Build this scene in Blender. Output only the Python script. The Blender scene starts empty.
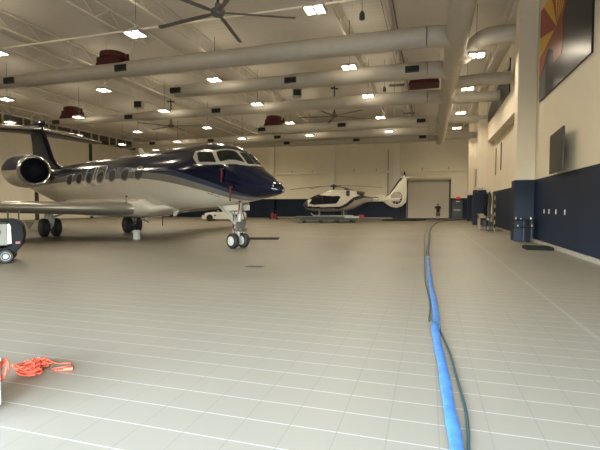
import bpy, bmesh, math, random
from mathutils import Vector, Matrix
random.seed(7)
PI = math.pi
C = bpy.context.scene.collection
SC = bpy.context.scene

# ------------------------------------------------------------------ materials
def mat(name, col, rough=0.6, metal=0.0, var=0.0, scale=3.0, bump=0.0, bscale=40.0, coat=0.0, emit=None, estr=0.0, stretch=None, spec=None):
    m = bpy.data.materials.new(name); m.use_nodes = True
    nt = m.node_tree; b = nt.nodes['Principled BSDF']
    b.inputs['Base Color'].default_value = (*col, 1); b.inputs['Roughness'].default_value = rough
    b.inputs['Metallic'].default_value = metal
    if spec is not None: b.inputs['Specular IOR Level'].default_value = spec
    if coat: b.inputs['Coat Weight'].default_value = coat; b.inputs['Coat Roughness'].default_value = 0.05
    if emit: b.inputs['Emission Color'].default_value = (*emit, 1); b.inputs['Emission Strength'].default_value = estr
    tc = nt.nodes.new('ShaderNodeTexCoord'); mp = nt.nodes.new('ShaderNodeMapping')
    nt.links.new(tc.outputs['Object'], mp.inputs['Vector'])
    if stretch: mp.inputs['Scale'].default_value = stretch
    n = nt.nodes.new('ShaderNodeTexNoise'); n.inputs['Scale'].default_value = scale; n.inputs['Detail'].default_value = 4
    nt.links.new(mp.outputs[0], n.inputs['Vector'])
    v = max(var, 0.02)
    r = nt.nodes.new('ShaderNodeMapRange'); r.inputs['From Min'].default_value = .3; r.inputs['From Max'].default_value = .7
    r.inputs['To Min'].default_value = 1 - v; r.inputs['To Max'].default_value = 1 + v
    nt.links.new(n.outputs['Fac'], r.inputs['Value'])
    mx = nt.nodes.new('ShaderNodeVectorMath'); mx.operation = 'SCALE'; mx.inputs[0].default_value = col
    nt.links.new(r.outputs[0], mx.inputs['Scale']); nt.links.new(mx.outputs[0], b.inputs['Base Color'])
    if bump:
        n2 = nt.nodes.new('ShaderNodeTexNoise'); n2.inputs['Scale'].default_value = bscale
        bp = nt.nodes.new('ShaderNodeBump'); bp.inputs['Strength'].default_value = bump; bp.inputs['Distance'].default_value = .01
        nt.links.new(mp.outputs[0], n2.inputs['Vector']); nt.links.new(n2.outputs['Fac'], bp.inputs['Height'])
        nt.links.new(bp.outputs[0], b.inputs['Normal'])
    return m

M = {}
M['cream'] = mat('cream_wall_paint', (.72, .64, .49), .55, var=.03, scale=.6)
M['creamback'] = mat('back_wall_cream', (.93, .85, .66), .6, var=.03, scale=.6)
M['column'] = mat('column_cream_paint', (.92, .86, .72), .5, var=.03)
M['blue'] = mat('navy_wall_paint', (.006, .0135, .035), .5, spec=.25, var=.10, scale=.8)
M['ceil'] = mat('ceiling_deck_paint', (.50, .455, .39), .7, var=.04, scale=.5)
M['joist'] = mat('joist_paint', (.66, .61, .53), .6)
M['duct'] = mat('duct_paint', (.50, .46, .385), .45, var=.04)
M['vent'] = mat('vent_dark', (.006, .006, .006), .6)
M['ventf'] = mat('vent_frame', (.035, .033, .03), .6)
M['navy'] = mat('aircraft_navy', (.0025, .0045, .017), .14, spec=.35, coat=.3)
M['stripe_blue'] = mat('aircraft_stripe_blue', (.024, .032, .062), .2, coat=.5)
M['stripe_grey'] = mat('aircraft_stripe_grey', (.14, .13, .12), .22, coat=.5)
M['stripe_light'] = mat('windshield_frame_cream', (.27, .25, .21), .3, coat=.3)
M['white'] = mat('aircraft_cream_white', (.47, .43, .355), .25, coat=.5)
M['finp'] = mat('aircraft_fin_slate', (.035, .038, .062), .4, spec=.3)
M['silver'] = mat('polished_metal', (.75, .72, .68), .18, 1.0)
M['wingp'] = mat('wing_grey_paint', (.17, .155, .13), .3, coat=.5)
M['le'] = mat('leading_edge_metal', (.24, .22, .19), .30, .6)
M['glass'] = mat('dark_glass', (.010, .013, .011), .10, spec=.3)
M['wglass'] = mat('cabin_window_glass', (.05, .05, .05), .12)
M['winrim'] = mat('window_rim_grey', (.12, .115, .105), .5, spec=.3)
M['shade'] = mat('window_shade', (.22, .20, .17), .5)
M['black'] = mat('black_rubber', (.005, .005, .005), .8, spec=.2, bump=.1)
M['tyre'] = mat('tyre_rubber', (.013, .013, .013), .6, bump=.15)
M['hub'] = mat('wheel_hub_white', (.42, .41, .37), .5)
M['gear'] = mat('gear_paint', (.38, .36, .31), .35)
M['steel'] = mat('brushed_steel', (.45, .44, .42), .35, .9)
M['cartblack'] = mat('cart_black', (.006, .007, .009), .6, spec=.15)
M['dark'] = mat('dark_grey_metal', (.04, .04, .042), .5)
M['darkdoor'] = mat('charcoal_door_paint', (.055, .055, .055), .45, var=.05)
M['red'] = mat('red_paint', (.24, .012, .012), .4)
M['ribbon'] = mat('red_ribbon', (.12, .012, .010), .7)
M['foam'] = mat('maroon_paint', (.075, .008, .010), .55, var=.1)
M['sign'] = mat('exit_sign_red', (.6, .03, .02), .5, emit=(1, .06, .03), estr=1.2)
M['lamp'] = mat('lamp_panel_glow', (.9, .9, .85), .5, emit=(1.0, .86, .66), estr=11)
M['lampw'] = mat('lamp_housing', (.5, .48, .44), .5)
M['fan'] = mat('fan_blade_metal', (.20, .19, .175), .45, .5)
M['hose'] = mat('blue_layflat_hose', (.042, .165, .43), .55, var=.25, scale=9, bump=.3, bscale=60)
M['cable'] = mat('dark_teal_cable', (.012, .05, .055), .5)
M['bcable'] = mat('black_cable', (.012, .012, .012), .6)
M['orange'] = mat('orange_cord', (.70, .10, .045), .5, var=.1, scale=20)
M['boxw'] = mat('white_plastic', (.62, .68, .72), .5)
M['skin'] = mat('skin', (.38, .22, .15), .6)
M['tee'] = mat('black_tshirt', (.010, .010, .012), .85)
M['shorts'] = mat('tan_shorts', (.13, .09, .07), .85)
M['hair'] = mat('dark_hair', (.03, .02, .012), .7)
M['shoe'] = mat('black_shoe', (.015, .015, .015), .6)
M['carw'] = mat('white_car_paint', (.74, .73, .68), .15, coat=1)
M['heliw'] = mat('helicopter_white', (.62, .58, .49), .25, coat=.7)
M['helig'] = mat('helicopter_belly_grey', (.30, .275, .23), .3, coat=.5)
M['helin'] = mat('helicopter_dark_stripe', (.012, .012, .022), .2, coat=.7)
M['wood'] = mat('bench_wood', (.30, .23, .15), .6, var=.15)
M['yellow'] = mat('yellow_paint', (.26, .21, .04), .6)
M['base'] = mat('baseboard_grey', (.34, .31, .27), .5)
M['roll'] = mat('rolling_door_paint', (.47, .42, .34), .5)
M['doorpan'] = mat('hangar_door_panel', (.62, .56, .45), .6, var=.03)
M['flagy'] = mat('sign_yellow', (.80, .48, .015), .30, spec=.12)
M['flagr'] = mat('sign_red', (.36, .04, .02), .30, spec=.12)
M['flagb'] = mat('sign_brown_red', (.30, .07, .03), .30, spec=.12)
M['flagn'] = mat('sign_navy_black', (.014, .016, .024), .30, spec=.12)
M['flags'] = mat('sign_grey_stripe_and_reflection', (.10, .10, .10), .30, spec=.12)
M['flagw'] = mat('sign_white', (.50, .48, .43), .30, spec=.12)
M['screen'] = mat('tv_screen', (.022, .020, .017), .35, spec=.15)
M['plate'] = mat('white_plate', (.7, .7, .66), .5)
M['door_out'] = mat('concrete', (.4, .4, .39), .8)

def corrugate(name, col, axis, scale, strength=.35):
    m = mat(name, col, .55, var=.03, scale=.5)
    nt = m.node_tree; b = nt.nodes['Principled BSDF']
    tc = [n for n in nt.nodes if n.type == 'TEX_COORD'][0]
    sp = nt.nodes.new('ShaderNodeSeparateXYZ'); nt.links.new(tc.outputs['Object'], sp.inputs[0])
    mu = nt.nodes.new('ShaderNodeMath'); mu.operation = 'MULTIPLY'; mu.inputs[1].default_value = scale
    nt.links.new(sp.outputs[axis], mu.inputs[0])
    pp = nt.nodes.new('ShaderNodeMath'); pp.operation = 'PINGPONG'; pp.inputs[1].default_value = 1
    nt.links.new(mu.outputs[0], pp.inputs[0])
    bp = nt.nodes.new('ShaderNodeBump'); bp.inputs['Strength'].default_value = strength; bp.inputs['Distance'].default_value = .04
    nt.links.new(pp.outputs[0], bp.inputs['Height']); nt.links.new(bp.outputs[0], b.inputs['Normal'])
    return m
M['ceilrib'] = corrugate('ceiling_rib_deck', (.60, .56, .495), 1, 6.0, .25)
M['doorrib'] = corrugate('hangar_door_rib', (.86, .80, .67), 1, 3.0, .5)
M['rollrib'] = corrugate('rolling_door_slat', (.50, .445, .355), 2, 9.0, .4)

def floor_mat():
    m = bpy.data.materials.new('tiled_floor'); m.use_nodes = True
    nt = m.node_tree; L = nt.links.new; b = nt.nodes['Principled BSDF']
    def N(t, **k):
        n = nt.nodes.new(t)
        for a, v in k.items(): setattr(n, a, v)
        return n
    tc = N('ShaderNodeTexCoord'); sp = N('ShaderNodeSeparateXYZ'); L(tc.outputs['Object'], sp.inputs[0])
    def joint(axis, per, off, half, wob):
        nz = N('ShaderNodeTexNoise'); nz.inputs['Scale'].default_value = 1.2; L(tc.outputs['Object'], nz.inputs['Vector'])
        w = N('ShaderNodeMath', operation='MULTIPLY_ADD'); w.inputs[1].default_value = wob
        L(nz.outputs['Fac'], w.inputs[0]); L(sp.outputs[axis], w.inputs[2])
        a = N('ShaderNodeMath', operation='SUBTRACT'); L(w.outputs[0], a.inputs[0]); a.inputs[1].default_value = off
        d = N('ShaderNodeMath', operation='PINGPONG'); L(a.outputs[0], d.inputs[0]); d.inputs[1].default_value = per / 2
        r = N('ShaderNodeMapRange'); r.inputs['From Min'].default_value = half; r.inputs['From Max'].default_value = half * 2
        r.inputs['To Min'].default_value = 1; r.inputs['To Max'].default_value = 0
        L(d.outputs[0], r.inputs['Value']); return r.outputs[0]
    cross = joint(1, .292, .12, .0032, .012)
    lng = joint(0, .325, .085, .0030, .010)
    def band(axis, c, half, soft):
        a = N('ShaderNodeMath', operation='SUBTRACT'); L(sp.outputs[axis], a.inputs[0]); a.inputs[1].default_value = c
        d = N('ShaderNodeMath', operation='ABSOLUTE'); L(a.outputs[0], d.inputs[0])
        r = N('ShaderNodeMapRange'); r.inputs['From Min'].default_value = half; r.inputs['From Max'].default_value = half + soft
        r.inputs['To Min'].default_value = 1; r.inputs['To Max'].default_value = 0; L(d.outputs[0], r.inputs['Value']); return r.outputs[0]
    exp = band(0, 1.85, .02, .015)
    n1 = N('ShaderNodeTexNoise'); n1.inputs['Scale'].default_value = .35; n1.inputs['Detail'].default_value = 5; L(tc.outputs['Object'], n1.inputs['Vector'])
    n2 = N('ShaderNodeTexNoise'); n2.inputs['Scale'].default_value = 6; n2.inputs['Detail'].default_value = 5; L(tc.outputs['Object'], n2.inputs['Vector'])
    # faint tile-to-tile difference
    br = N('ShaderNodeTexWhiteNoise', noise_dimensions='2D')
    sc = N('ShaderNodeVectorMath', operation='DIVIDE'); L(tc.outputs['Object'], sc.inputs[0]); sc.inputs[1].default_value = (.325, .292, 1)
    fl = N('ShaderNodeVectorMath', operation='FLOOR'); L(sc.outputs[0], fl.inputs[0]); L(fl.outputs[0], br.inputs['Vector'])
    add = N('ShaderNodeMath', operation='ADD'); L(n1.outputs['Fac'], add.inputs[0])
    a2 = N('ShaderNodeMath', operation='MULTIPLY_ADD'); L(n2.outputs['Fac'], a2.inputs[0]); a2.inputs[1].default_value = .3; L(add.outputs[0], a2.inputs[2])
    a3 = N('ShaderNodeMath', operation='MULTIPLY_ADD'); L(br.outputs[0], a3.inputs[0]); a3.inputs[1].default_value = .12; L(a2.outputs[0], a3.inputs[2])
    mr = N('ShaderNodeMapRange'); mr.inputs['From Min'].default_value = .5; mr.inputs['From Max'].default_value = 1.0
    L(a3.outputs[0], mr.inputs['Value'])
    ramp = N('ShaderNodeMix', data_type='RGBA'); L(mr.outputs[0], ramp.inputs['Factor'])
    ramp.inputs['A'].default_value = (.168, .149, .110, 1); ramp.inputs['B'].default_value = (.214, .191, .142, 1)
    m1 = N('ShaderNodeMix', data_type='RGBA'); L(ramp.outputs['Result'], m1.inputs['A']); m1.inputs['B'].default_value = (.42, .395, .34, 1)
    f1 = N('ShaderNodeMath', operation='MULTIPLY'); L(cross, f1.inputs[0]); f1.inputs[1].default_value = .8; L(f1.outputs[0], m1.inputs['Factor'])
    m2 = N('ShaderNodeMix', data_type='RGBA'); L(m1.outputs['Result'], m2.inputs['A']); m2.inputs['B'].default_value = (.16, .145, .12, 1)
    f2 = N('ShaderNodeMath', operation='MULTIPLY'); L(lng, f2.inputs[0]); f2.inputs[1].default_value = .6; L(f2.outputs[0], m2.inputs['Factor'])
    m3 = N('ShaderNodeMix', data_type='RGBA'); L(m2.outputs['Result'], m3.inputs['A']); m3.inputs['B'].default_value = (.35, .33, .28, 1)
    f3 = N('ShaderNodeMath', operation='MULTIPLY'); L(exp, f3.inputs[0]); f3.inputs[1].default_value = .35; L(f3.outputs[0], m3.inputs['Factor'])
    L(m3.outputs['Result'], b.inputs['Base Color'])
    rr = N('ShaderNodeMapRange'); rr.inputs['To Min'].default_value = .38; rr.inputs['To Max'].default_value = .55
    L(n1.outputs['Fac'], rr.inputs['Value']); L(rr.outputs[0], b.inputs['Roughness'])
    return m
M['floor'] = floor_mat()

# ------------------------------------------------------------------ helpers
def tag(o, label=None, cat=None, group=None, kind=None):
    if label: o['label'] = label
    if cat: o['category'] = cat
    if group: o['group'] = group
    if kind: o['kind'] = kind
    return o
def link(name, me, mats, parent=None, loc=None, smooth=None):
    for m in (mats if isinstance(mats, (list, tuple)) else [mats]): me.materials.append(M[m] if isinstance(m, str) else m)
    if smooth is not None:
        for p in me.polygons: p.use_smooth = True
        me.set_sharp_from_angle(angle=math.radians(smooth))
    o = bpy.data.objects.new(name, me); C.objects.link(o)
    if loc: o.location = loc
    if parent: o.parent = parent
    return o
def empty(name, loc=(0, 0, 0), rz=0, label=None, cat=None, group=None):
    o = bpy.data.objects.new(name, None); C.objects.link(o); o.location = loc; o.rotation_euler = (0, 0, rz)
    o.empty_display_size = .2
    return tag(o, label, cat, group)
class MB:
    def __init__(s): s.v = []; s.f = []; s.m = []
    def quadmesh(s, vs, fs, mi=0):
        k = len(s.v); s.v += [tuple(v) for v in vs]; s.f += [tuple(i + k for i in f) for f in fs]
        s.m += (mi if isinstance(mi, list) else [mi] * len(fs))
    def box(s, c, d, mi=0, rot=None):
        x, y, z = d[0] / 2, d[1] / 2, d[2] / 2
        vs = [Vector((a, b, e)) for a in (-x, x) for b in (-y, y) for e in (-z, z)]
        if rot: vs = [rot @ v for v in vs]
        vs = [v + Vector(c) for v in vs]
        s.quadmesh(vs, [(0, 1, 3, 2), (4, 6, 7, 5), (0, 4, 5, 1), (2, 3, 7, 6), (0, 2, 6, 4), (1, 5, 7, 3)], mi); return s
    def b2(s, lo, hi, mi=0):
        return s.box([(a + b) / 2 for a, b in zip(lo, hi)], [abs(b - a) for a, b in zip(lo, hi)], mi)
    def bar(s, p, q, w, h=None, mi=0):
        p, q = Vector(p), Vector(q); d = q - p; h = h or w
        rot = d.to_track_quat('X', 'Z').to_matrix()
        return s.box((p + q) / 2, (d.length, w, h), mi, rot)
    def loft(s, rings, cap=True, mi=0, close=True, mfun=None):
        k = len(s.v); n = len(rings[0])
        for r in rings: s.v += [tuple(p) for p in r]
        for i in range(len(rings) - 1):
            for j in range(n if close else n - 1):
                j2 = (j + 1) % n
                s.f.append((k + i * n + j, k + i * n + j2, k + (i + 1) * n + j2, k + (i + 1) * n + j))
                s.m.append(mfun(i, j) if mfun else mi)
        if cap and close:
            s.f.append(tuple(k + j for j in reversed(range(n)))); s.m.append(mfun(0, 0) if mfun else mi)
            s.f.append(tuple(k + (len(rings) - 1) * n + j for j in range(n))); s.m.append(mfun(len(rings) - 2, 0) if mfun else mi)
        return s
    def tube(s, pts, r, n=10, mi=0, cap=True, flat=None):
        pts = [Vector(p) for p in pts]; rings = []
        up = Vector((0, 0, 1)); prev = None
        for i, p in enumerate(pts):
            t = (pts[min(i + 1, len(pts) - 1)] - pts[max(i - 1, 0)]).normalized()
            if prev is None:
                a = t.cross(up)
                if a.length < 1e-3: a = t.cross(Vector((1, 0, 0)))
            else: a = prev - t * prev.dot(t)
            a.normalize(); b = a.cross(t); prev = a
            rr = r[i] if isinstance(r, (list, tuple)) else r
            fl = flat or 1
            rings.append([p + a * math.cos(2 * PI * j / n) * rr + b * math.sin(2 * PI * j / n) * rr * fl for j in range(n)])
        return s.loft(rings, cap, mi)
    def cyl(s, p, q, r, r2=None, n=20, mi=0):
        return s.tube([p, q], [r, r if r2 is None else r2], n, mi)
    def lathe(s, prof, origin, axis, n=28, mi=0, mfun=None):
        """prof: list of (distance along axis, radius)"""
        ax = Vector(axis).normalized(); a = ax.cross(Vector((0, 0, 1)))
        if a.length < 1e-3: a = Vector((1, 0, 0))
        a.normalize(); b = ax.cross(a); o = Vector(origin)
        rings = [[o + ax * d + (a * math.cos(2 * PI * j / n) + b * math.sin(2 * PI * j / n)) * max(r, 1e-4) for j in range(n)] for d, r in prof]
        return s.loft(rings, True, mi, mfun=mfun)
    def prism(s, poly, axis, lo, hi, mi=0):
        """poly in the two other axes"""
        def P(u, v, w):
            return {0: (w, u, v), 1: (u, w, v), 2: (u, v, w)}[axis]
        n = len(poly)
        return s.loft([[P(u, v, lo) for u, v in poly], [P(u, v, hi) for u, v in poly]], True, mi)
    def build(s, name, mats, parent=None, loc=None, smooth=None, bevel=0, center=False):
        me = bpy.data.meshes.new(name)
        vs = s.v
        if center and loc is None:
            xs = [v[0] for v in vs]; ys = [v[1] for v in vs]; zs = [v[2] for v in vs]
            loc = ((min(xs) + max(xs)) / 2, (min(ys) + max(ys)) / 2, min(zs))
            vs = [(v[0] - loc[0], v[1] - loc[1], v[2] - loc[2]) for v in vs]
        me.from_pydata(vs, [], s.f); me.update()
        for p, mi in zip(me.polygons, s.m): p.material_index = mi
        bm = bmesh.new(); bm.from_mesh(me)
        bmesh.ops.recalc_face_normals(bm, faces=bm.faces); bm.to_mesh(me); bm.free()
        o = link(name, me, mats, parent, loc, smooth)
        if bevel:
            b = o.modifiers.new('bevel', 'BEVEL'); b.width = bevel; b.segments = 2; b.limit_method = 'ANGLE'
        return o
def struct(name, mb, mats, **k):
    return tag(mb.build(name, mats, **k), kind='structure')
def copy_tree(o, parent=None):
    c = o.copy(); C.objects.link(c)
    if parent: c.parent = parent
    for ch in list(o.children): copy_tree(ch, c)
    return c
def pchip(xs, ys):
    n = len(xs); h = [xs[i + 1] - xs[i] for i in range(n - 1)]; d = [(ys[i + 1] - ys[i]) / h[i] for i in range(n - 1)]
    m = [0] * n; m[0] = d[0]; m[-1] = d[-1]
    for i in range(1, n - 1):
        if d[i - 1] * d[i] <= 0: m[i] = 0
        else:
            w1 = 2 * h[i] + h[i - 1]; w2 = h[i] + 2 * h[i - 1]
            m[i] = (w1 + w2) / (w1 / d[i - 1] + w2 / d[i])
    def f(x):
        if x <= xs[0]: return ys[0]
        if x >= xs[-1]: return ys[-1]
        i = 0
        while x > xs[i + 1]: i += 1
        t = (x - xs[i]) / h[i]
        return (2*t**3-3*t*t+1)*ys[i] + (t**3-2*t*t+t)*h[i]*m[i] + (-2*t**3+3*t*t)*ys[i+1] + (t**3-t*t)*h[i]*m[i+1]
    return f
def smooth_path(pts, k=8):
    P = [Vector(p) for p in pts]; out = []
    for i in range(len(P) - 1):
        a, b, c, d = P[max(i-1, 0)], P[i], P[i+1], P[min(i+2, len(P)-1)]
        for j in range(k):
            t = j / k
            out.append(.5 * ((2*b) + (c-a)*t + (2*a-5*b+4*c-d)*t*t + (3*b-a-3*c+d)*t**3))
    out.append(P[-1]); return out
ORD = ['', 'first', 'second', 'third', 'fourth', 'fifth', 'sixth', 'seventh', 'eighth', 'ninth', 'tenth', 'eleventh', 'twelfth',
       'thirteenth', 'fourteenth', 'fifteenth', 'sixteenth', 'seventeenth', 'eighteenth', 'nineteenth', 'twentieth']

# ------------------------------------------------------------------ room shell
XL, XR, YB, YF, ZC = -41.0, 4.25, 52.5, -2.2, 10.6
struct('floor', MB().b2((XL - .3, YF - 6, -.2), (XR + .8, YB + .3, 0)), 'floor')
struct('ceiling', MB().b2((XL - .3, YF - .3, ZC), (XR + .8, YB + .3, ZC + .2)), 'ceilrib')
# back wall: cream field, navy dado, bay columns, ledge
struct('wall_back', MB().b2((XL, YB, 0), (XR + .3, YB + .3, ZC)).b2((XL, YB - .03, 0), (-2.6, YB, 2.4), 1).b2((2.36, YB - .03, 0), (XR, YB, 2.4), 1), ['creamback', 'blue'])
cols = [-35.3, -27.4, -19.5, -11.6, -3.7]
for k, x in enumerate(cols):
    struct('trim_%d' % (k + 1), MB().b2((x - .42, YB - .55, 2.4), (x + .42, YB, ZC)).b2((x - .44, YB - .57, 0), (x + .44, YB, 2.4), 1), ['column', 'blue'], bevel=.02)
ledges = [(-34.9, -27.9), (-27.0, -20.0), (-19.1, -12.1), (-11.15, -4.15), (-3.25, 4.2)]
for k, (a, b) in enumerate(ledges):
    struct('trim_%d' % (k + 6), MB().b2((a, YB - .28, 5.48), (b, YB, 5.7)), 'creamback', bevel=.02)
# small brackets sitting on the ledge
kk = 0
for (a, b) in ledges[1:]:
    for t in (.33, .72):
        x = a + (b - a) * t; kk += 1
        o = MB().b2((x - .12, YB - .2, 5.7), (x + .12, YB - .06, 5.75)).cyl((x, YB - .13, 5.75), (x, YB - .13, 6.0), .05, n=8).build('wall_bracket', 'steel', center=True)
        tag(o, 'small grey bracket on the back wall ledge, %s from the left' % ORD[kk], 'bracket', 'brackets on the back wall ledge')
# right wall with a tall recessed bay, near pilaster and far pilasters
rw = MB()
rw.b2((XR, YF, 0), (XR + .3, 25.2, ZC)).b2((XR, 25.2, 6.45), (XR + .3, 36.2, ZC)).b2((XR, 36.2, 0), (XR + .3, YB, ZC))
rw.b2((XR + .5, 25, 0), (XR + .75, 36.4, ZC)).b2((XR + .25, 25.0, 6.45), (XR + .75, 36.4, 6.6))
rw.b2((XR + .25, 25.05, 0), (XR + .6, 25.2, 6.45)).b2((XR + .25, 36.2, 0), (XR + .6, 36.35, 6.45))
struct('wall_right', rw, 'cream')
bl = MB()
bl.b2((XR - .03, YF, 0), (XR + .01, 20.2, 2.6)).b2((XR - .03, 20.9, 0), (XR + .01, 25.2, 2.6)).b2((XR + .44, 25.2, 0), (XR + .51, 36.2, 2.6)).b2((XR - .03, 36.2, 0), (XR + .01, 41, 2.6)).b2((XR - .03, 48, 0), (XR + .01, YB, 2.5))
struct('trim_11', bl, 'blue')
struct('trim_12', MB().b2((3.52, 20.2, 2.6), (XR, 20.9, ZC)).b2((3.47, 20.17, 0), (XR, 20.93, 2.6), 1), ['cream', 'blue'], bevel=.02)
struct('trim_13', MB().b2((3.62, 36.3, 2.6), (XR, 37.1, ZC)).b2((3.35, 36.2, 0), (XR, 37.3, 2.75), 1), ['cream', 'blue'], bevel=.02)
struct('trim_14', MB().b2((3.75, 46.3, 2.6), (XR, 47.1, ZC)).b2((3.72, 46.27, 0), (XR, 47.13, 2.6), 1), ['cream', 'blue'], bevel=.02)
struct('baseboard_right', MB().b2((XR - .10, YF, 0), (XR, 20.2, .13)).b2((XR - .10, 20.95, 0), (XR, 25.2, .13)), 'base', bevel=.01)
struct('baseboard_back', MB().b2((-19.0, YB - .07, 0), (-12.1, YB - .03, .12)).b2((-11.1, YB - .07, 0), (-4.2, YB - .03, .12)), 'base')
# vertical slot openings of the recessed bay
struct('trim_15', MB().b2((XR + .45, 32.6, 4.0), (XR + .51, 32.8, 5.9)).b2((XR + .45, 35.0, 3.8), (XR + .51, 35.15, 5.8)), 'dark')
struct('trim_16', MB().b2((XR - .04, 40.8, 3.4), (XR + .02, 41.1, 5.0)).b2((XR - .04, 44.0, 3.4), (XR + .02, 44.3, 5.0)), 'dark')
# left wall: tall sliding hangar door leaves under a dark header
struct('wall_left', MB().b2((XL - .3, YF, 0), (XL, YB, ZC)), 'cream')
for k in range(7):
    y0 = YB - .2 - (k + 1) * 7.9
    struct('door_%d' % (k + 1), MB().b2((XL + .02, y0 + .22, .05), (XL + .22, y0 + 7.9 - .2, 9.55)).b2((XL + .02, y0 - .15, 0), (XL + .34, y0 + .2, 9.55), 1), ['doorrib', 'dark'])
struct('trim_17', MB().b2((XL, YF, 9.5), (XL + .7, YB, 9.85)).b2((XL, YF, 9.85), (XL + .25, YB, ZC), 1), ['dark', mat('header_brown_grey', (.16, .145, .12), .6)])
# front wall (behind the camera) with its door opening to daylight
DX0, DX1, DZ = -6.5, 3.4, 2.9
struct('wall_front', MB().b2((XL, YF - .3, 0), (DX0, YF, ZC)).b2((DX1, YF - .3, 0), (XR + .3, YF, ZC)).b2((DX0, YF - .3, DZ), (DX1, YF, ZC)), 'cream')

# back wall rolling door, exit door, side doors
d = MB().b2((-2.41, YB - .12, .02), (2.17, YB - .03, 4.45), 0)
rd = struct('door_8', d, 'rollrib')
fr = MB().b2((-2.57, YB - .2, 0), (-2.41, YB, 4.5)).b2((2.17, YB - .2, 0), (2.36, YB, 4.5)).build('door_guide', 'dark', rd)
MB().cyl((-2.6, YB - .45, 4.82), (2.36, YB - .45, 4.82), .34, n=24).b2((-2.6, YB - .45, 4.5), (2.36, YB - .05, 5.1)).build('coil_housing', 'cream', rd, smooth=40)
MB().cyl((-2.95, YB - .45, 4.85), (-2.61, YB - .45, 4.85), .28, n=16).b2((-2.9, YB - .6, 5.0), (-2.72, YB - .3, 5.5)).build('motor', 'dark', rd, smooth=40)
MB().b2((-2.38, YB - .15, .0), (2.14, YB - .06, .09)).build('bottom_bar', 'dark', rd)
e = struct('door_9', MB().b2((2.6, YB - .12, 0), (3.55, YB - .03, 2.12)), 'darkdoor')
MB().b2((2.5, YB - .14, 0), (2.6, YB - .02, 2.2)).b2((3.55, YB - .14, 0), (3.65, YB - .02, 2.2)).b2((2.5, YB - .14, 2.12), (3.65, YB - .02, 2.25)).build('door_frame', 'dark', e)
MB().b2((2.7, YB - .17, 1.0), (3.45, YB - .12, 1.07)).build('panic_bar', 'steel', e)
MB().b2((2.7, YB - .14, .08), (3.45, YB - .12, .38)).build('kick_plate', 'dark', e)
MB().b2((2.95, YB - .2, 1.97), (3.35, YB - .12, 2.06)).build('door_closer', 'steel', e)
o = MB().b2((2.9, YB - .16, 2.32), (3.38, YB - .09, 2.56)).build('exit_sign', 'dark', center=True)
tag(o, 'small red lit exit sign above the dark exit door on the back wall', 'exit sign')
fc = bpy.data.curves.new('lettering', 'FONT'); fc.body = 'EXIT'; fc.size = .24; fc.extrude = .004; fc.align_x = 'CENTER'; fc.align_y = 'CENTER'
t0 = bpy.data.objects.new('lettering_curve', fc); C.objects.link(t0); dg0 = bpy.context.evaluated_depsgraph_get(); me0 = bpy.data.meshes.new_from_object(t0.evaluated_get(dg0)); bpy.data.objects.remove(t0)
me0.materials.clear(); me0.materials.append(M['sign']); tx = bpy.data.objects.new('lettering', me0); C.objects.link(tx)
tx.parent = o; tx.location = (0, -.045, .12); tx.rotation_euler = (PI / 2, 0, 0); tx['label'] = 'red glowing EXIT letters'
MB().b2((-.25, -.04, 0), (.25, -.036, .02)).b2((-.25, -.04, .22), (.25, -.036, .24)).build('red_border', 'sign', o)
sd = struct('door_10', MB().b2((XR - .10, 41.0, 0), (XR + .01, 44.3, 2.6)).b2((XR - .10, 44.45, 0), (XR + .01, 46.2, 2.6)), 'darkdoor')
for y in (41.0, 42.1, 43.2, 44.3, 46.1): MB().b2((XR - .14, y, 0), (XR - .10, y + .08, 2.6)).build('door_stile', 'dark', sd)

# ------------------------------------------------------------------ roof joists
def joist(x, y0, y1, zb=9.75, zt=10.55):
    m = MB().b2((x - .05, y0, zb), (x + .05, y1, zb + .07)).b2((x - .05, y0, zt - .07), (x + .05, y1, zt))
    n = int((y1 - y0) / .9); st = (y1 - y0) / n
    for i in range(n):
        a = y0 + i * st
        za, zb2 = (zb + .06, zt - .06) if i % 2 == 0 else (zt - .06, zb + .06)
        m.bar((x, a, za), (x, a + st, zb2), .028)
    return m
jx = [3.3, -1.9, -4.0, -11.6, -14.2, -19.1, -21.7, -29.0, -36.5]
proto = None
for i, x in enumerate(jx):
    if proto is None:
        proto = joist(0, YF + .1, YB - .6).build('roof_joist', 'joist', loc=(x, 0, 0)); o = proto
    else:
        o = proto.copy(); C.objects.link(o); o.location = (x, 0, 0)
    tag(o, 'cream open-web steel roof joist running down the hangar, %s from the right wall' % ORD[i + 1], 'roof joist', 'roof joists')
# cross girders carrying the joists
for i, y in enumerate((10.6, 33.9, 49.8)):
    m = MB().b2((XL + .3, y - .08, 9.35), (XR, y + .08, 9.47)).b2((XL + .3, y - .08, 9.66), (XR, y + .08, 9.74))
    for k in range(30): m.bar((XL + .5 + k * 1.45, y, 9.45), (XL + 1.2 + k * 1.45, y, 9.7), .05)
    if i == 1: continue
    o = m.build('roof_girder', 'joist', center=True)
    tag(o, 'cream cross girder under the roof joists, ' + ('nearest the camera' if i == 0 else 'farthest, beside the back wall'), 'roof girder', 'roof girders')
# thin pipes
def pipe(name, pts, r, m, label, cat):
    tag(MB().tube(pts, r, 8).build(name, m, smooth=60), label, cat)
pipe('sprinkler_pipe', [(-40, 16.9, 9.5), (1.6, 16.95, 9.5)], .045, 'column', 'thin cream sprinkler pipe crossing the ceiling above the nearest duct', 'pipe')
for k, (x, y) in enumerate([(-3.4, 18), (-1.9, 18), (-11.3, 16), (-10.95, 20)]):
    pass
for k, x in enumerate((-1.6, -2.05)):
    pipe('electrical_conduit', [(x, 6, 10.2), (x, 50, 10.2)], .03, 'dark', 'thin dark conduit running down the ceiling, %s of the pair left of the big duct' % ('right' if k == 0 else 'left'), 'conduit')
pipe('electrical_conduit', [(-4.75, YB - .06, 2.4), (-4.75, YB - .06, 8.2)], .035, 'dark', 'thin vertical conduit on the back wall left of the column by the rolling door', 'conduit')

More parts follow.
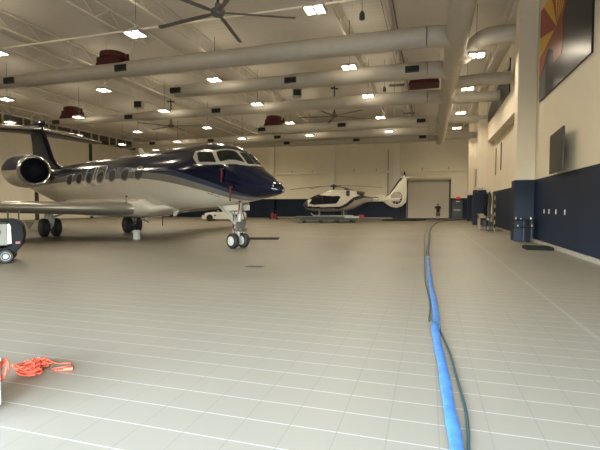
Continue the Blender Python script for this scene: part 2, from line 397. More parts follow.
# framed hangers along the left wall, above the hangar doors
for i in range(9):
    y = 53 - i * 3.1
    m = MB().b2((XL + 1.0, y, 9.3), (XL + 2.2, y + .12, 9.4)).b2((XL + 1.0, y, 9.3), (XL + 1.12, y + .12, ZC)).b2((XL + 2.08, y, 9.3), (XL + 2.2, y + .12, ZC))
    tag(m.build('ceiling_hanger', 'joist', center=True), 'cream square hanger frame above the left hangar doors, %s from the back wall' % ORD[i + 1], 'hanger frame', 'hanger frames above the hangar doors')

# ------------------------------------------------------------------ ducts
ZD = 8.35
duct_names = ['nearest', 'second nearest', 'third nearest', 'fourth nearest', 'second farthest', 'farthest']
dl = [(18.5, -36.5, [-29.3, -22.0, -14.7], .36), (22.9, -14.7, [-14.45, -7.3, -.9], .33), (28.45, -29.6, [-29.2, -22.2, -14.7], .34),
      (36.5, -14.6, [-14.4, -7.15, -.7], .33), (40.9, -29.3, [-29.0, -21.9, -14.5], .33), (45.0, -15.1, [-14.9, -7.3, -.7], .33)]
for i, (y, xl, vx, r) in enumerate(dl):
    t = empty('air_duct', (1.0, y, ZD), 0, 'round cream air duct crossing under the ceiling, %s to the camera' % duct_names[i].replace('farthest', 'most distant').replace('second most distant', 'fifth nearest').replace('most distant', 'sixth and farthest') if i < 4 else
              'round cream air duct crossing under the ceiling, ' + ('one before the farthest' if i == 4 else 'farthest, nearest the back wall'), 'air duct', 'air ducts crossing the ceiling')
    xe = xl - 1.0
    # body steps down in diameter away from the trunk, sweeping elbow into the trunk
    pts = [(.35, 1.25 - .0, 0)]
    path = [(.0, 1.5, 0), (-.05, .9, 0), (-.25, .4, 0), (-.65, .1, 0), (-1.2, 0, 0)]
    m = MB().tube(smooth_path(path, 4), .42, 20)
    m.tube([(-1.2, 0, 0), (-8.2, 0, 0), (-8.5, 0, 0), (max(-15.6, xe), 0, 0)], [.42, .42, r + .03, r + .03], 20)
    if xe < -16: m.tube([(-15.6, 0, 0), (-15.9, 0, 0), (-22, 0, 0), (-22.3, 0, 0), (xe, 0, 0)], [r + .03, r, r, r - .05, r - .05], 20)
    m.build('duct_body', 'duct', t, smooth=50)
    bnd = MB()
    x = -2.4
    while x > xe + .5:
        rr = .42 if x > -8.2 else (r + .03 if x > -15.6 else (r if x > -22 else r - .05))
        bnd.cyl((x, 0, 0), (x - .05, 0, 0), rr + .018, n=20); x -= 3.3
    for v in vx:
        vxx = v - 1.0
        rr = .42 if vxx > -8.2 else (r + .03 if vxx > -15.6 else (r if vxx > -22 else r - .05))
        g = MB().b2((vxx - .34, -rr - .07, -.17), (vxx + .34, -rr + .12, .13)).build('vent', 'ventf', t)
        MB().b2((vxx - .29, -rr - .075, -.13), (vxx + .29, -rr - .06, .09)).build('vent_grille', 'vent', g)
    for hx in (-4.2, -11.5, -19, -26):
        if hx > xe + 1: MB().cyl((hx, 0, .25), (hx, 0, ZC - ZD), .012, n=6).build('hanger_rod', 'joist', t)
# main trunk on the right, and branches to the right wall
tr = empty('trunk_duct', (1.0, 17, ZD), 0, 'large round cream trunk duct running down the hangar, right of the crossing ducts', 'air duct')
MB().tube([(0, -14, 0), (0, 30.5, 0)], .45, 24).build('duct_body', 'duct', tr, smooth=50)
mb = MB()
for k in range(20): mb.cyl((0, -12 + k * 2.1, 0), (0, -11.94 + k * 2.1, 0), .47, n=24)
for i, y in enumerate((21.6, 25.95, 29.7, 36.6, 45.0)):
    dz = (.86, .12, .05, 0, 0)[i]
    t = empty('branch_duct', (1.0, y, ZD), 0, 'short round cream branch duct from trunk to right wall, %s from the camera' % ORD[i + 1], 'air duct', 'branch ducts at the right wall')
    MB().tube(smooth_path([(0, -1.6, -.02), (.05, -.9, -.02), (.3, -.35, -.02), (.8, -.05, dz * .5), (1.5, 0, dz), (3.15 if i in (1, 2) else 3.2, 0, dz)], 5), .40 if i == 0 else .34, 24).build('duct_body', 'duct', t, smooth=50)

# ------------------------------------------------------------------ ceiling lamps
LAMP_W = 560
def make_lamp():
    t = empty('ceiling_lamp')
    MB().b2((-.36, -.30, .06), (.36, .30, .16)).b2((-.36, -.30, 0), (-.33, .30, .1)).b2((.33, -.30, 0), (.36, .30, .1)).b2((-.03, -.30, 0), (.03, .30, .1)).build('housing', 'lampw', t)
    ld_ = bpy.data.lights.new('lamp_light', 'SPOT'); ld_.energy = LAMP_W; ld_.spot_size = math.radians(168); ld_.spot_blend = .5; ld_.color = (1, .87, .66); ld_.shadow_soft_size = .25
    lo_ = bpy.data.objects.new('lamp_light', ld_); C.objects.link(lo_); lo_.location = (0, 0, -.02); lo_.parent = t
    lu_ = bpy.data.lights.new('added_ceiling_fill', 'POINT'); lu_.energy = 46; lu_.color = (1, .87, .66); lu_.shadow_soft_size = .25  # added point light above the housing, brightens ceiling and upper walls
    lv_ = bpy.data.objects.new('added_ceiling_fill', lu_); C.objects.link(lv_); lv_.location = (0, 0, .45); lv_.parent = t
    for s in (-1, 1): MB().b2((s * .18 - .13, -.27, .02), (s * .18 + .13, .27, .055)).build('lamp_panel', 'lamp', t)
    MB().cyl((0, 0, .16), (0, 0, ZC - 8.27), .012, n=6).build('stem', 'ventf', t)
    return t
rows = [(9.8, [-30.3, -21.6, -13.1, -4.5, 2.35]), (17.3, [-30.3, -21.6, -13.15, -4.55]), (24.9, [-30.35, -21.55, -13.1, -4.5, 2.3]), (31.7, [-38.3, -30.25, -21.4, -13.0, -4.35, 2.4]),
        (39.7, [-38.0, -30.1, -21.75, -12.9, -4.3, 2.5]), (47.2, [-38.2, -30.0, -21.3, -13.0, -4.2, 2.6]), (53.2, [-37.3, -21.4, 2.75])]
rown = ['row over the near floor', 'row before the nearest duct', 'row before the third duct', 'row between third and fourth ducts', 'row between fourth and fifth ducts', 'row beyond the farthest duct', 'last row by the back wall']
pl = None
for j, (y, xs) in enumerate(rows):
    for k, x in enumerate(xs):
        if pl is None: pl = make_lamp(); o = pl
        else: o = copy_tree(pl)
        zl_ = {47.2: 8.12}.get(y, 8.27); q_ = (zl_ - 1.5) / 7.92; o.location = (x * q_, y * q_, zl_)
        if False:
            for ch_ in list(o.children):
                if ch_.type == 'LIGHT': bpy.data.objects.remove(ch_)
        tag(o, 'bright twin ceiling lamp, %s from left, %s' % (ORD[k + 1], rown[j]), 'ceiling lamp', 'twin-panel ceiling lamps')

# ------------------------------------------------------------------ ceiling fans
def make_fan(loc, rot, label, R=2.75):
    t = empty('ceiling_fan', loc, rot, label, 'ceiling fan', 'large ceiling fans')
    MB().cyl((0, 0, .1), (0, 0, ZC - loc[2]), .05, n=10).build('down_rod', 'dark', t, smooth=40)
    MB().lathe([(-.12, .02), (-.12, .18), (-.02, .26), (.08, .24), (.14, .12), (.3, .1)], (0, 0, 0), (0, 0, 1)).build('motor_hub', 'fan', t, smooth=40)
    MB().b2((-.3, -.06, ZC - loc[2] - .3), (.3, .06, ZC - loc[2] - .2)).build('mounting_bracket', 'dark', t)
    for k in range(5):
        a = 2 * PI * k / 5; c, s = math.cos(a), math.sin(a)
        m = MB(); rings = []
        for q in range(8):
            r = .2 + (R - .2) * q / 7; w = .05 if q == 0 else .10
            rings.append([(c * r - s * u, s * r + c * u, zz) for u, zz in ((-w, -.035), (-w * .3, .02), (w * .5, .012), (w, .0), (w * .2, -.03))])
        m.loft(rings).build('blade', 'fan', t, smooth=40)
    return t
make_fan((-7.2, 13.95, 8.3), math.radians(26), 'large five-bladed ceiling fan nearest the camera at the top of the picture')
make_fan((-6.95, 32.2, 8.3), math.radians(40), 'large dark five-bladed ceiling fan hanging above the helicopter')
make_fan((-21.1, 32.2, 8.3), math.radians(15), 'large dark five-bladed ceiling fan hanging above the jet fuselage')

# ------------------------------------------------------------------ foam generators
def foamgen(x, y, label, w=1.55, rz=0.0, z=9.15):
    t = empty('foam_generator', (x, y, z), rz, label, 'foam generator', 'maroon foam generators under the ceiling')
    m = MB()
    m.loft([[(-w*.52, -.65, -.25), (w*.52, -.65, -.25), (w*.52, .65, -.25), (-w*.52, .65, -.25)],
            [(-w*.42, -.55, .2), (w*.42, -.55, .2), (w*.42, .55, .2), (-w*.42, .55, .2)],
            [(-w*.42, -.55, .45), (w*.42, -.55, .45), (w*.42, .55, .45), (-w*.42, .55, .45)]])
    m.build('hood', 'foam', t, bevel=.03)
    MB().lathe([(.40, .5), (.45, .70), (.72, .70), (.80, .5), (.86, .2)], (0, 0, 0), (0, 0, 1), 24).build('fan_drum', 'foam', t, smooth=40)
    MB().cyl((w*.42, 0, .3), (w*.62, 0, .3), .09, n=12).cyl((w*.6, 0, .1), (w*.6, 0, .62), .07, n=12).build('pipe_fitting', 'foam', t, smooth=40)
    MB().bar((-w*.5, .5, .3), (-w*.62, .6, ZC - z), .05).bar((w*.45, .5, .3), (w*.5, .6, ZC - z), .05).build('hanger', 'joist', t)
    return t
foamgen(-16.5, 19.8, 'maroon foam generator hood above the nearest duct at upper left', z=9.0)
foamgen(-29.0, 29.7, 'maroon foam generator hood above the left end of the third duct', w=1.6, z=9.05)
foamgen(-13.8, 37.6, 'maroon foam generator hood above the left end of the fourth duct', w=1.6, z=8.95)
foamgen(-.38, 26.9, 'maroon foam generator hood beside the trunk duct at upper right', w=1.7, z=8.85)
# small ceiling devices
def device(x, y, z, label, hang=True):
    t = empty('speaker_horn', (x, y, z), 0, label, 'speaker', 'small dark devices hanging from the ceiling')
    MB().lathe([(0, .10), (.04, .11), (.22, .10), (.32, .04)], (0, 0, -.15), (0, 0, 1), 16).build('horn', 'dark', t, smooth=40)
    MB().cyl((0, 0, .2), (0, 0, ZC - z), .012, n=6).build('hanger_rod', 'dark', t)
device(-2.54, 16.7, 8.75, 'black cone device hanging by the top edge, right of the nearest lamps')
device(-2.75, 27.45, 8.75, 'small dark device hanging just above the third duct')
device(-2.3, 29.4, 8.7, 'small dark device hanging just below the third duct')
device(-1.1, 44, 8.7, 'small dark device hanging by the right end of the farthest ducts')
def heater(x, y, label, w=.7):
    t = empty('unit_heater', (x, y, 8.8), .3, label, 'unit heater', 'small grey unit heaters')
    MB().b2((-w/2, -.25, -.25), (w/2, .25, .25)).build('casing', 'steel', t, bevel=.03)
    MB().b2((-w/2 + .06, -.27, -.2), (w/2 - .06, -.25, .2)).build('grille', 'vent', t)
    MB().cyl((-.2, 0, .25), (-.2, 0, 1.8), .015, n=6).cyl((.2, 0, .25), (.2, 0, 1.8), .015, n=6).build('hanger_rod', 'joist', t)
heater(-8.3, 27.0, 'small grey unit heater hanging between the second and third ducts', .6)
heater(-20.2, 26.8, 'small grey unit heater hanging left of the second duct end', .6)
for (x, y, l) in ((-1.95, 27.3, 'flat dark strip fixture hanging beside the small devices above the third duct'), (-1.6, 35.7, 'flat dark strip fixture hanging above the fourth duct')):
    o = MB().b2((-.5, -.12, 0), (.42, .12, .10)).cyl((-.4, 0, .1), (-.4, 0, 1.7), .012, n=6).cyl((.4, 0, .1), (.4, 0, 1.7), .012, n=6).build('strip_fixture', 'fan', loc=(x, y, 8.85))
    tag(o, l, 'strip fixture', 'dark strip fixtures')

# ------------------------------------------------------------------ business jet
JN = (-6.511, 14.017, 0); JR = -.41725
jet = empty('business_jet', JN, JR, 'large twin-engine business jet, navy over cream with T-tail, parked on the tiled floor', 'airplane')
# local frame: +X nose, +Y port; station a = -X (aft of the nose wheel)
zt = pchip([-2.2, -2.1, -1.83, -1.37, -.95, -.64, -.1, .6, 1.3, 2.5, 13, 15, 17, 19, 21, 22.6, 23.3], [2.03, 2.17, 2.36, 2.62, 2.88, 3.16, 3.53, 3.74, 3.82, 3.83, 3.80, 3.78, 3.72, 3.62, 3.48, 3.32, 3.2])
zb = pchip([-2.2, -2.1, -1.9, -1.6, -1.1, -.63, .7, 1.8, 2.9, 4, 12.5, 15, 17, 19, 21, 22.6, 23.3], [1.97, 1.90, 1.85, 1.79, 1.72, 1.65, 1.50, 1.42, 1.38, 1.35, 1.35, 1.62, 1.98, 2.38, 2.78, 3.05, 3.14])
hw = pchip([-2.2, -2.1, -1.83, -1.37, -.64, .3, 1.26, 2.5, 13, 15, 17, 19, 21, 22.6, 23.3], [.04, .19, .36, .56, .78, .99, 1.13, 1.2, 1.2, 1.13, .98, .75, .48, .22, .04])
def zmid(a): return zb(a) + (zt(a) - zb(a)) * .50
def fpt(a, th, side=1, off=0.0):
    """th -90..90 degrees from keel to crown; side -1 = starboard"""
    c, s = math.cos(th), math.sin(th); m = zmid(a)
    h = (zt(a) - m) if s >= 0 else (m - zb(a))
    return Vector((-a, side * (hw(a) + off) * max(c, 0) ** .95, m + s * (h + off)))
def th_at(a, z):
    m = zmid(a); h = (zt(a) - m) if z >= m else (m - zb(a))
    return math.asin(max(-.999, min(.999, (z - m) / h)))
zu = pchip([-2.2, -1.9, -1.52, -.76, .56, 2.4, 4.5, 8, 13, 17, 23.3], [1.80, 1.80, 1.79, 1.95, 2.40, 2.84, 3.06, 3.22, 3.22, 3.25, 3.3])
zs = pchip([-2.2, -1.9, -1.52, -.76, .56, 2.4, 4.5, 8, 13, 17, 23.3], [1.72, 1.73, 1.74, 1.84, 2.21, 2.64, 2.86, 3.0, 3.0, 3.0, 3.2])
zl = pchip([-2.2, -1.9, -1.52, -.70, .57, 2.4, 4.5, 8, 13, 17, 23.3], [1.6, 1.6, 1.62, 1.68, 1.99, 2.36, 2.60, 2.70, 2.72, 2.6, 3.1])
st = [-2.2, -2.17, -2.1, -2.0, -1.9, -1.75] + [-1.6 + .16 * i for i in range(31)] + [3.5 + .45 * i for i in range(44)] + [23.3]
rings = []; seg = [7, 4, 3, 10]
for a in st:
    ths = [-PI/2, th_at(a, zl(a)), th_at(a, zs(a)), th_at(a, zu(a)), PI/2]
    for i in range(1, 4): ths[i] = max(ths[i], ths[i-1] + .002)
    half = []
    for i in range(4):
        for j in range(seg[i]): half.append(ths[i] + (ths[i+1] - ths[i]) * j / seg[i])
    half.append(PI/2)
    r = [fpt(a, t, -1) for t in half] + [fpt(a, t, 1) for t in reversed(half[1:-1])]
    rings.append(r)
nh = sum(seg); bnd = [seg[0], seg[0]+seg[1], seg[0]+seg[1]+seg[2], nh]
def fm(i, j):
    k = j if j < nh else 2 * nh - 1 - j
    for q in range(4):
        if k < bnd[q]: return q
    return 3
MB().loft(rings, mfun=fm).build('fuselage', ['white', 'stripe_grey', 'stripe_blue', 'navy'], jet, smooth=50)
# belly fairing
fr = []
fbz = pchip([3.3, 3.8, 4.7, 5.9, 8, 11, 13, 14.2], [1.42, 1.30, 1.10, .98, .95, .98, 1.2, 1.5])
fbw = pchip([3.3, 3.8, 4.7, 5.9, 8, 11, 13, 14.2], [.35, .75, 1.05, 1.20, 1.27, 1.27, 1.0, .5])
for i in range(24):
    a = 3.3 + (14.2 - 3.3) * i / 23; w = fbw(a); z0 = fbz(a); z1 = 1.95 if 4.6 < a < 13 else 1.6
    r = []
    for k in range(20):
        t = 2 * PI * k / 20; c, s = math.cos(t), math.sin(t); zm = (z0 + z1) / 2
        r.append((-a, w * (abs(c) ** .8) * (1 if c > 0 else -1), zm + (z1 - z0) / 2 * (abs(s) ** .8) * (1 if s > 0 else -1)))
    fr.append(r)
MB().loft(fr).build('belly_fairing', 'white', jet, smooth=60)
# surface patches
def inpoly(u, v, poly):
    c = False; n = len(poly)
    for i in range(n):
        (x1, y1), (x2, y2) = poly[i], poly[(i + 1) % n]
        if (y1 > v) != (y2 > v) and u < (x2 - x1) * (v - y1) / (y2 - y1) + x1: c = not c
    return c
def round_poly(poly, k=3, f=.18):
    out = []
    n = len(poly)
    for i in range(n):
        p0, p1, p2 = Vector(poly[i-1]), Vector(poly[i]), Vector(poly[(i+1) % n])
        a = p1 + (p0 - p1) * f; b = p1 + (p2 - p1) * f
        for j in range(k + 1):
            t = j / k; out.append(tuple((1-t)**2 * a + 2*t*(1-t) * p1 + t*t * b))
    return out
def patch(poly, side, off, name, m, parent, n=10):
    """poly in (a, theta) conformed to the fuselage skin: star of quads from centre"""
    cx = sum(p[0] for p in poly) / len(poly); cz = sum(p[1] for p in poly) / len(poly)
    mb = MB(); rings = []
    for k in range(n + 1):
        t = 1 - k / n * .999
        rings.append([fpt(cx + (a - cx) * t, cz + (th - cz) * t, side, off) for a, th in poly])
    rings.insert(0, [fpt(a, th, side, -.01) for a, th in poly])
    mb.loft(rings, cap=False)
    return mb.build(name, m, parent, smooth=50)
def az(a, z): return (a, th_at(a, z))
def subdiv(poly, k=7):
    out = []
    for i in range(len(poly)):
        (a, b), (c, d) = poly[i], poly[(i + 1) % len(poly)]
        out += [(a + (c - a) * t / k, b + (d - b) * t / k) for t in range(k)]
    return out
CF = [(1.31, .772), (1.22, .50), (.915, .281), (.324, .277), (-.28, .401), (-.738, .782), (-.95, 1.15), (-.99, 1.56), (-.50, 1.56), (-.34, 1.40), (-.268, 1.284), (.398, .847), (.85, .79)]
CG = [[(1.14, .70), (.44, .745), (.06, .40), (.84, .345)], [(.29, .79), (-.31, 1.20), (-.80, 1.08), (-.09, .44)], [(-.385, 1.29), (-.47, 1.545), (-.93, 1.545), (-.87, 1.17)]]
for side in (-1, 1):
    cfp = patch(subdiv(CF, 5), side, .010, 'windshield_frame', 'stripe_light', jet, 14)
    for gpoly in CG:
        patch(subdiv(round_poly(gpoly, 3, .13), 3), side, .022, 'windshield_pane', 'glass', cfp, 12)
# cabin windows
WA = [4.653 + 1.134 * i for i in range(7)]
for side in (-1, 1):
    for i, a in enumerate(WA):
        el = [az(a + .30 * math.cos(2 * PI * k / 24), 2.84 + .235 * math.sin(2 * PI * k / 24)) for k in range(24)]
        el2 = [az(a + .36 * math.cos(2 * PI * k / 24), 2.84 + .29 * math.sin(2 * PI * k / 24)) for k in range(24)]
        w = patch(el2, side, .008, 'cabin_window', 'winrim', jet, 4)
        patch(el, side, .014, 'window_pane', 'wglass', w, 4)
        if i in (3, 4):
            W_, H_ = .44, .46
            for nm, oo, mm in (('exit_outline', 0, 'silver'),):
                mb = MB(); pts = []
                for (du, dv) in ((-W_, -H_*.8), (W_, -H_*.8), (W_, H_), (-W_, H_)): pts.append((a + du, 2.84 + dv))
                pts = round_poly(pts, 4, .2)
                path = [fpt(*az(*p), side, .01) for p in pts]; path.append(path[0])
                mb.tube(path, .022, 6, cap=False); mb.build('exit_outline', 'hub', jet, smooth=60)
# wings
def airfoil(s, le, chord, z, th, n=12, blunt=.16):
    pts = []
    for k in range(n):
        t = k / (n - 1); u = t ** 2.2
        f = math.sqrt(max(0, 1 - (1 - u / blunt) ** 2)) if u < blunt else math.cos((u - blunt) / (1 - blunt) * PI / 2) ** .9
        pts.append((u, th * .5 * f))
    up = [(u, h) for u, h in pts]; lo = [(u, -h) for u, h in reversed(pts[1:-1])]
    return [Vector((-(le + u * chord), s, z + h)) for u, h in up + lo]
def wing(side):
    secs = [(.6, 5.0, 7.0, 1.40, .56), (1.2, 5.25, 6.6, 1.40, .57), (1.45, 5.75, 6.1, 1.40, .57), (2.0, 6.3, 5.4, 1.40, .54), (3.0, 6.93, 4.7, 1.42, .50), (5.0, 8.08, 4.05, 1.47, .46), (8.0, 9.8, 3.1, 1.58, .36), (10.6, 11.3, 2.3, 1.68, .26), (11.4, 11.8, 2.0, 1.72, .22)]
    rg = [airfoil(side * s, le, c, z, t * 1.05) for s, le, c, z, t in secs]
    n = 22
    o = MB().loft(rg, mfun=lambda i, j: 1 if (j < 3 or j >= n - 3) else 0).build('wing', ['wingp', 'le'], jet, smooth=60)
    wl = [airfoil(side * 11.4, 11.8, 2.0, 1.72, .22), ]
    wr = []
    for (s, le, c, z) in ((11.4, 11.85, 1.9, 1.72), (11.75, 12.2, 1.6, 1.95), (11.9, 12.7, 1.2, 2.5), (12.0, 13.3, .7, 3.1)):
        wr.append([Vector((-(le + u * c), side * (s + h), z)) for u, h in ((0, 0), (.3, .04), (1, 0), (.3, -.04))])
    MB().loft(wr).build('winglet', 'navy', o, smooth=60)
    MB().tube([(-9.5 - .5, side * 5.2, 1.3), (-12.4, side * 5.2, 1.22), (-13.3, side * 5.2, 1.3)], [.08, .13, .03], 10).build('flap_fairing', 'wingp', o, smooth=60)
    return o
wing(-1); wing(1)
# fin and stabiliser
def slab(secs, name, m, parent, mfun=None):
    rg = []
    for (le, te, z, t) in secs:
        c = te - le
        prof = [(0, 0), (.03, .5), (.12, .9), (.35, 1), (.7, .6), (1, .04)]
        rg.append([Vector((-(le + u * c), -h * t / 2, z)) for u, h in prof] + [Vector((-(le + u * c), h * t / 2, z)) for u, h in reversed(prof[1:-1])])
    return MB().loft(rg, mfun=mfun).build(name, m, parent, smooth=60)
slab([(15.0, 20.6, 3.7, .12), (16.1, 20.6, 3.95, .22), (16.75, 20.2, 4.4, .30), (17.6, 20.3, 5.5, .27), (18.35, 20.6, 6.45, .24), (18.5, 20.6, 6.6, .24)], 'fin', ['finp', 'navy'], jet,
     mfun=lambda i, j: 1 if (j < 2 or j > 8) or i > 3 else 0)
MB().lathe([(-.25, .02), (-.1, .12), (.3, .2), (1.2, .22), (2.4, .16), (3.0, .05)], (-18.3, 0, 6.68), (-1, 0, 0)).build('tail_bullet', 'navy', jet, smooth=60)
for side in (-1, 1):
    rg = [airfoil(side * s, le, c, z, t) for s, le, c, z, t in ((.05, 18.4, 3.1, 6.36, .42), (2.4, 19.5, 2.5, 6.34, .34), (4.9, 21.0, 1.5, 6.3, .16))]
    MB().loft(rg, mfun=lambda i, j: 1 if (j < 2 or j >= 20) else 0).build('stabilizer', ['finp', 'silver'], jet, smooth=60)
# engines
for side in (-1, 1):
    y0 = side * 2.2; ax = (-1, 0, 0)
    o = MB(); n = 32
    prof = [(.05, .66), (0, .72), (.06, .78), (.4, .85), (1.2, .88), (2.2, .86), (2.9, .72), (3.7, .46), (3.75, .36)]
    ax_v = Vector(ax); rr = []
    for d_, r_ in prof:
        rr.append([Vector((-13.1 - d_, y0 + math.cos(2*PI*k/n) * r_, 3.32 + .05 * max(d_ - 1, 0) + math.sin(2*PI*k/n) * r_)) for k in range(n)])
    e = o.loft(rr, cap=True, mfun=lambda i, j: 1 if j < n // 2 else 0).build('engine', ['white', 'finp'], jet, smooth=60)
    MB().lathe([(.10, .62), (.0, .66), (-.045, .715), (0, .775), (.12, .805)], (-13.12, y0, 3.32), ax, 32).build('inlet_ring', 'silver', e, smooth=60)
    MB().lathe([(-.03, .62), (-.03, .3), (-.05, .1), (-.05, .01)], (-13.12, y0, 3.32), ax, 32).build('inlet_cover', mat('inlet_cover_navy', (.004, .005, .010), .8, spec=.1), e, smooth=60)
    MB().lathe([(0, .36), (.4, .30), (.45, .24)], (-16.8, y0, 3.46), ax, 24).build('exhaust', 'steel', e, smooth=60)
    MB().loft([[Vector((-x, side * yy, z + h)) for x, h in ((14.0, 0), (14.6, .10), (16.8, .06), (17.3, 0), (16.8, -.06), (14.6, -.10))] for yy, z in ((.7, 3.1), (1.6, 3.25))]).build('pylon', 'stripe_grey', e, smooth=60)
# landing gear
def wheel(x, y, r, w, name='wheel'):
    t = MB().lathe([(-w/2, r*.55), (-w/2, r*.86), (-w*.38, r*.97), (0, r), (w*.38, r*.97), (w/2, r*.86), (w/2, r*.55)], (x, y, r), (0, 1, 0), 28).build(name, 'tyre', jet, smooth=40)
    hm_ = 'hub' if 'nose' in name else 'dark'
    MB().lathe([(-w*.60, r*.08), (-w*.62, r*.16), (-w*.53, r*.28), (-w*.56, r*.50), (-w*.52, r*.60), (w*.52, r*.60), (w*.56, r*.50), (w*.53, r*.28), (w*.62, r*.16), (w*.60, r*.08)], (x, y, r), (0, 1, 0), 24).build('hub', hm_, t, smooth=30)
for s in (-1, 1): wheel(0, s * .24, .27, .20, 'nose_wheel')
g = MB().cyl((0, -.24, .27), (0, .24, .27), .05, n=12).cyl((0, 0, .27), (.06, 0, .75), .055, n=14).cyl((.05, 0, .62), (.14, 0, 1.7), .085, n=16)
g.build('nose_gear_strut', 'gear', jet, smooth=40)
MB().bar((-.02, 0, .40), (-.26, 0, .62), .06, .05).bar((-.26, 0, .62), (-.02, 0, .85), .06, .05).build('torque_link', 'gear', jet)
MB().cyl((-.0, 0, .8), (-.85, 0, 1.55), .085, n=12).cyl((-.0, .12, .85), (-.8, .2, 1.5), .03, n=8).cyl((-.0, -.12, .85), (-.8, -.2, 1.5), .03, n=8).build('drag_brace', 'gear', jet, smooth=40)
MB().cyl((.12, -.1, .66), (.3, -.1, .66), .06, n=12).cyl((.12, .1, .66), (.3, .1, .66), .06, n=12).b2((.05, -.14, .7), (.22, .14, .95)).build('taxi_lamp', 'steel', jet, smooth=40)
for s in (-1, 1): MB().bar((-.35, s * .26, 1.42), (.32, s * .26, 1.45), .025, .20).build('nose_gear_door', 'white', jet)
MB().tube(smooth_path([(.1, .1, .5), (.2, .16, .9), (.08, .16, 1.3), (.14, .05, 1.55)], 5), .018, 6).tube(smooth_path([(-.04, -.1, .45), (-.1, -.14, .9), (.02, -.12, 1.5)], 5), .014, 6).build('brake_hose', 'black', jet, smooth=60)
for s in (-1, 1):
    yc = s * 2.13
    for q in (-1, 1): wheel(-11.47, yc + q * .27, .45, .30, 'main_wheel')
    MB().cyl((-11.47, yc - .27, .45), (-11.47, yc + .27, .45), .07, n=12).cyl((-11.47, yc, .45), (-11.35, yc + s * .0, 1.4), .10, n=16).build('main_gear_strut', 'gear', jet, smooth=40)
    MB().bar((-11.2, yc, .5), (-11.0, yc, .85), .09, .05).bar((-11.0, yc, .85), (-11.3, yc, 1.2), .09, .05).build('torque_link', 'gear', jet)
    MB().cyl((-11.4, yc, .9), (-11.2, yc - s * 1.0, 1.3), .055, n=10).build('side_brace', 'gear', jet, smooth=40)
    MB().bar((-11.45, yc + s * .10, 1.3), (-11.45, yc + s * .16, .85), .03, .22).build('gear_door', 'white', jet)
MB().prism([(-13.5, .72), (-12.2, .74), (-12.94, .32)], 1, -2.62, -2.58).build('gear_door', 'wingp', jet)
# blade antenna, probes
MB().loft([[(-3.6, -.015, 1.37), (-3.95, -.015, 1.37), (-3.95, .015, 1.37), (-3.6, .015, 1.37)], [(-3.85, -.01, 1.08), (-4.05, -.01, 1.08), (-4.05, .01, 1.08), (-3.85, .01, 1.08)]]).build('blade_antenna', 'white', jet)
MB().loft([[(-6.2, -.02, 3.8), (-6.7, -.02, 3.8), (-6.7, .02, 3.8), (-6.2, .02, 3.8)], [(-6.5, -.01, 4.12), (-6.75, -.01, 4.12), (-6.75, .01, 4.12), (-6.5, .01, 4.12)]]).build('blade_antenna', 'hub', jet)
MB().cyl((-5.35, -.5, 1.0), (-5.4, -.5, .75), .03, n=8).build('drain_mast', 'gear', jet)
MB().tube(smooth_path([(-5.2, -.5, .82), (-5.5, -.5, .90), (-6.1, -.5, .86), (-6.5, -.5, .66)], 5), .05, 8, flat=.5).build('vent_scoop', 'dark', jet, smooth=60)
# door outline on the starboard nose compartment
def sline(pts, r, m, name, side=-1):
    path = [fpt(*az(*p), side, .004) for p in pts]
    MB().tube(path, r, 6).build(name, m, jet, smooth=60)
for (a, z) in ((.1, 1.92), (.32, 2.0)):
    sline([(a, z), (a + .12, z - .1), (a + .3, z - .05)], .012, 'dark', 'static_port')
# red streamers and pitot covers: removable things hanging from the nose
def jw(a, s, z):  # jet-local station to world
    c, sn = math.cos(JR), math.sin(JR)
    return Vector((JN[0] - a * c + s * sn, JN[1] - a * sn - s * c, z))
def streamer(a, z0, z1, label, w=.06, m='ribbon', off=.07):
    th = th_at(a, z0); p = fpt(a, th, -1, off); s = -p.y
    t = empty('warning_streamer', jw(a, s, z0), JR, label, 'streamer', 'red warning streamers on the jet')
    L_ = z0 - z1
    rg = []
    for i in range(9):
        u = i / 8; x = .03 * math.sin(u * 5); y = -.02 * math.sin(u * 4)
        rg.append([(x - w/2, y - .004, -L_ * u), (x + w/2, y - .004, -L_ * u), (x + w/2, y + .004, -L_ * u), (x - w/2, y + .004, -L_ * u)])
    MB().loft(rg).build('ribbon', m, t)
    MB().lathe([(-.05, .015), (0, .03), (.09, .025), (.11, .01)], (0, .0, .01), (1, 0, 0), 12).build('probe_cover', m, t, smooth=50)
streamer(-.25, 2.72, 2.30, 'short dark red streamer high on the jet nose below the windshield', .07)
streamer(-.55, 2.12, 1.66, 'bright red streamer hanging mid-way down the jet nose', .07)
streamer(-.40, 1.66, 1.22, 'red streamer hanging under the nose in front of the nose gear strut', .06)
streamer(4.75, 1.32, .66, 'dark red streamer hanging from the belly ahead of the wing', .06)
streamer(5.6, 1.9, 1.18, 'thin dark streamer on the belly fairing side', .03, 'black', .28)

# ------------------------------------------------------------------ cart, chock and floor things
cart = empty('ground_power_cart', (-10.90, 8.76, 0), math.radians(46), 'black ground service cart with white side panel and white-rimmed wheel at left edge', 'cart')
MB().prism([(-.1, .28), (.27, .28), (.40, .45), (.46, .7), (.42, .98), (.30, 1.12), (.15, 1.16), (-1.4, 1.16), (-1.4, 1.08), (.10, 1.08), (.16, .95), (.16, .46), (.0, .40), (-1.4, .40), (-1.4, .28)], 1, -.32, .55).build('body_shell', 'cartblack', cart, bevel=.02)
MB().b2((-1.35, -.25, .46), (.08, .5, 1.04)).build('engine_box', mat('cart_panel_cream', (.20, .19, .155), .5), cart, bevel=.02)
MB().b2((.085, -.26, .5), (.155, -.22, 1.02)).b2((.09, -.28, .75), (.15, -.22, .9), 0).build('latch_panel', 'steel', cart)
MB().cyl((-.18, -.27, .82), (-.18, -.23, .82), .12, n=20).build('fuel_filler', 'dark', cart)
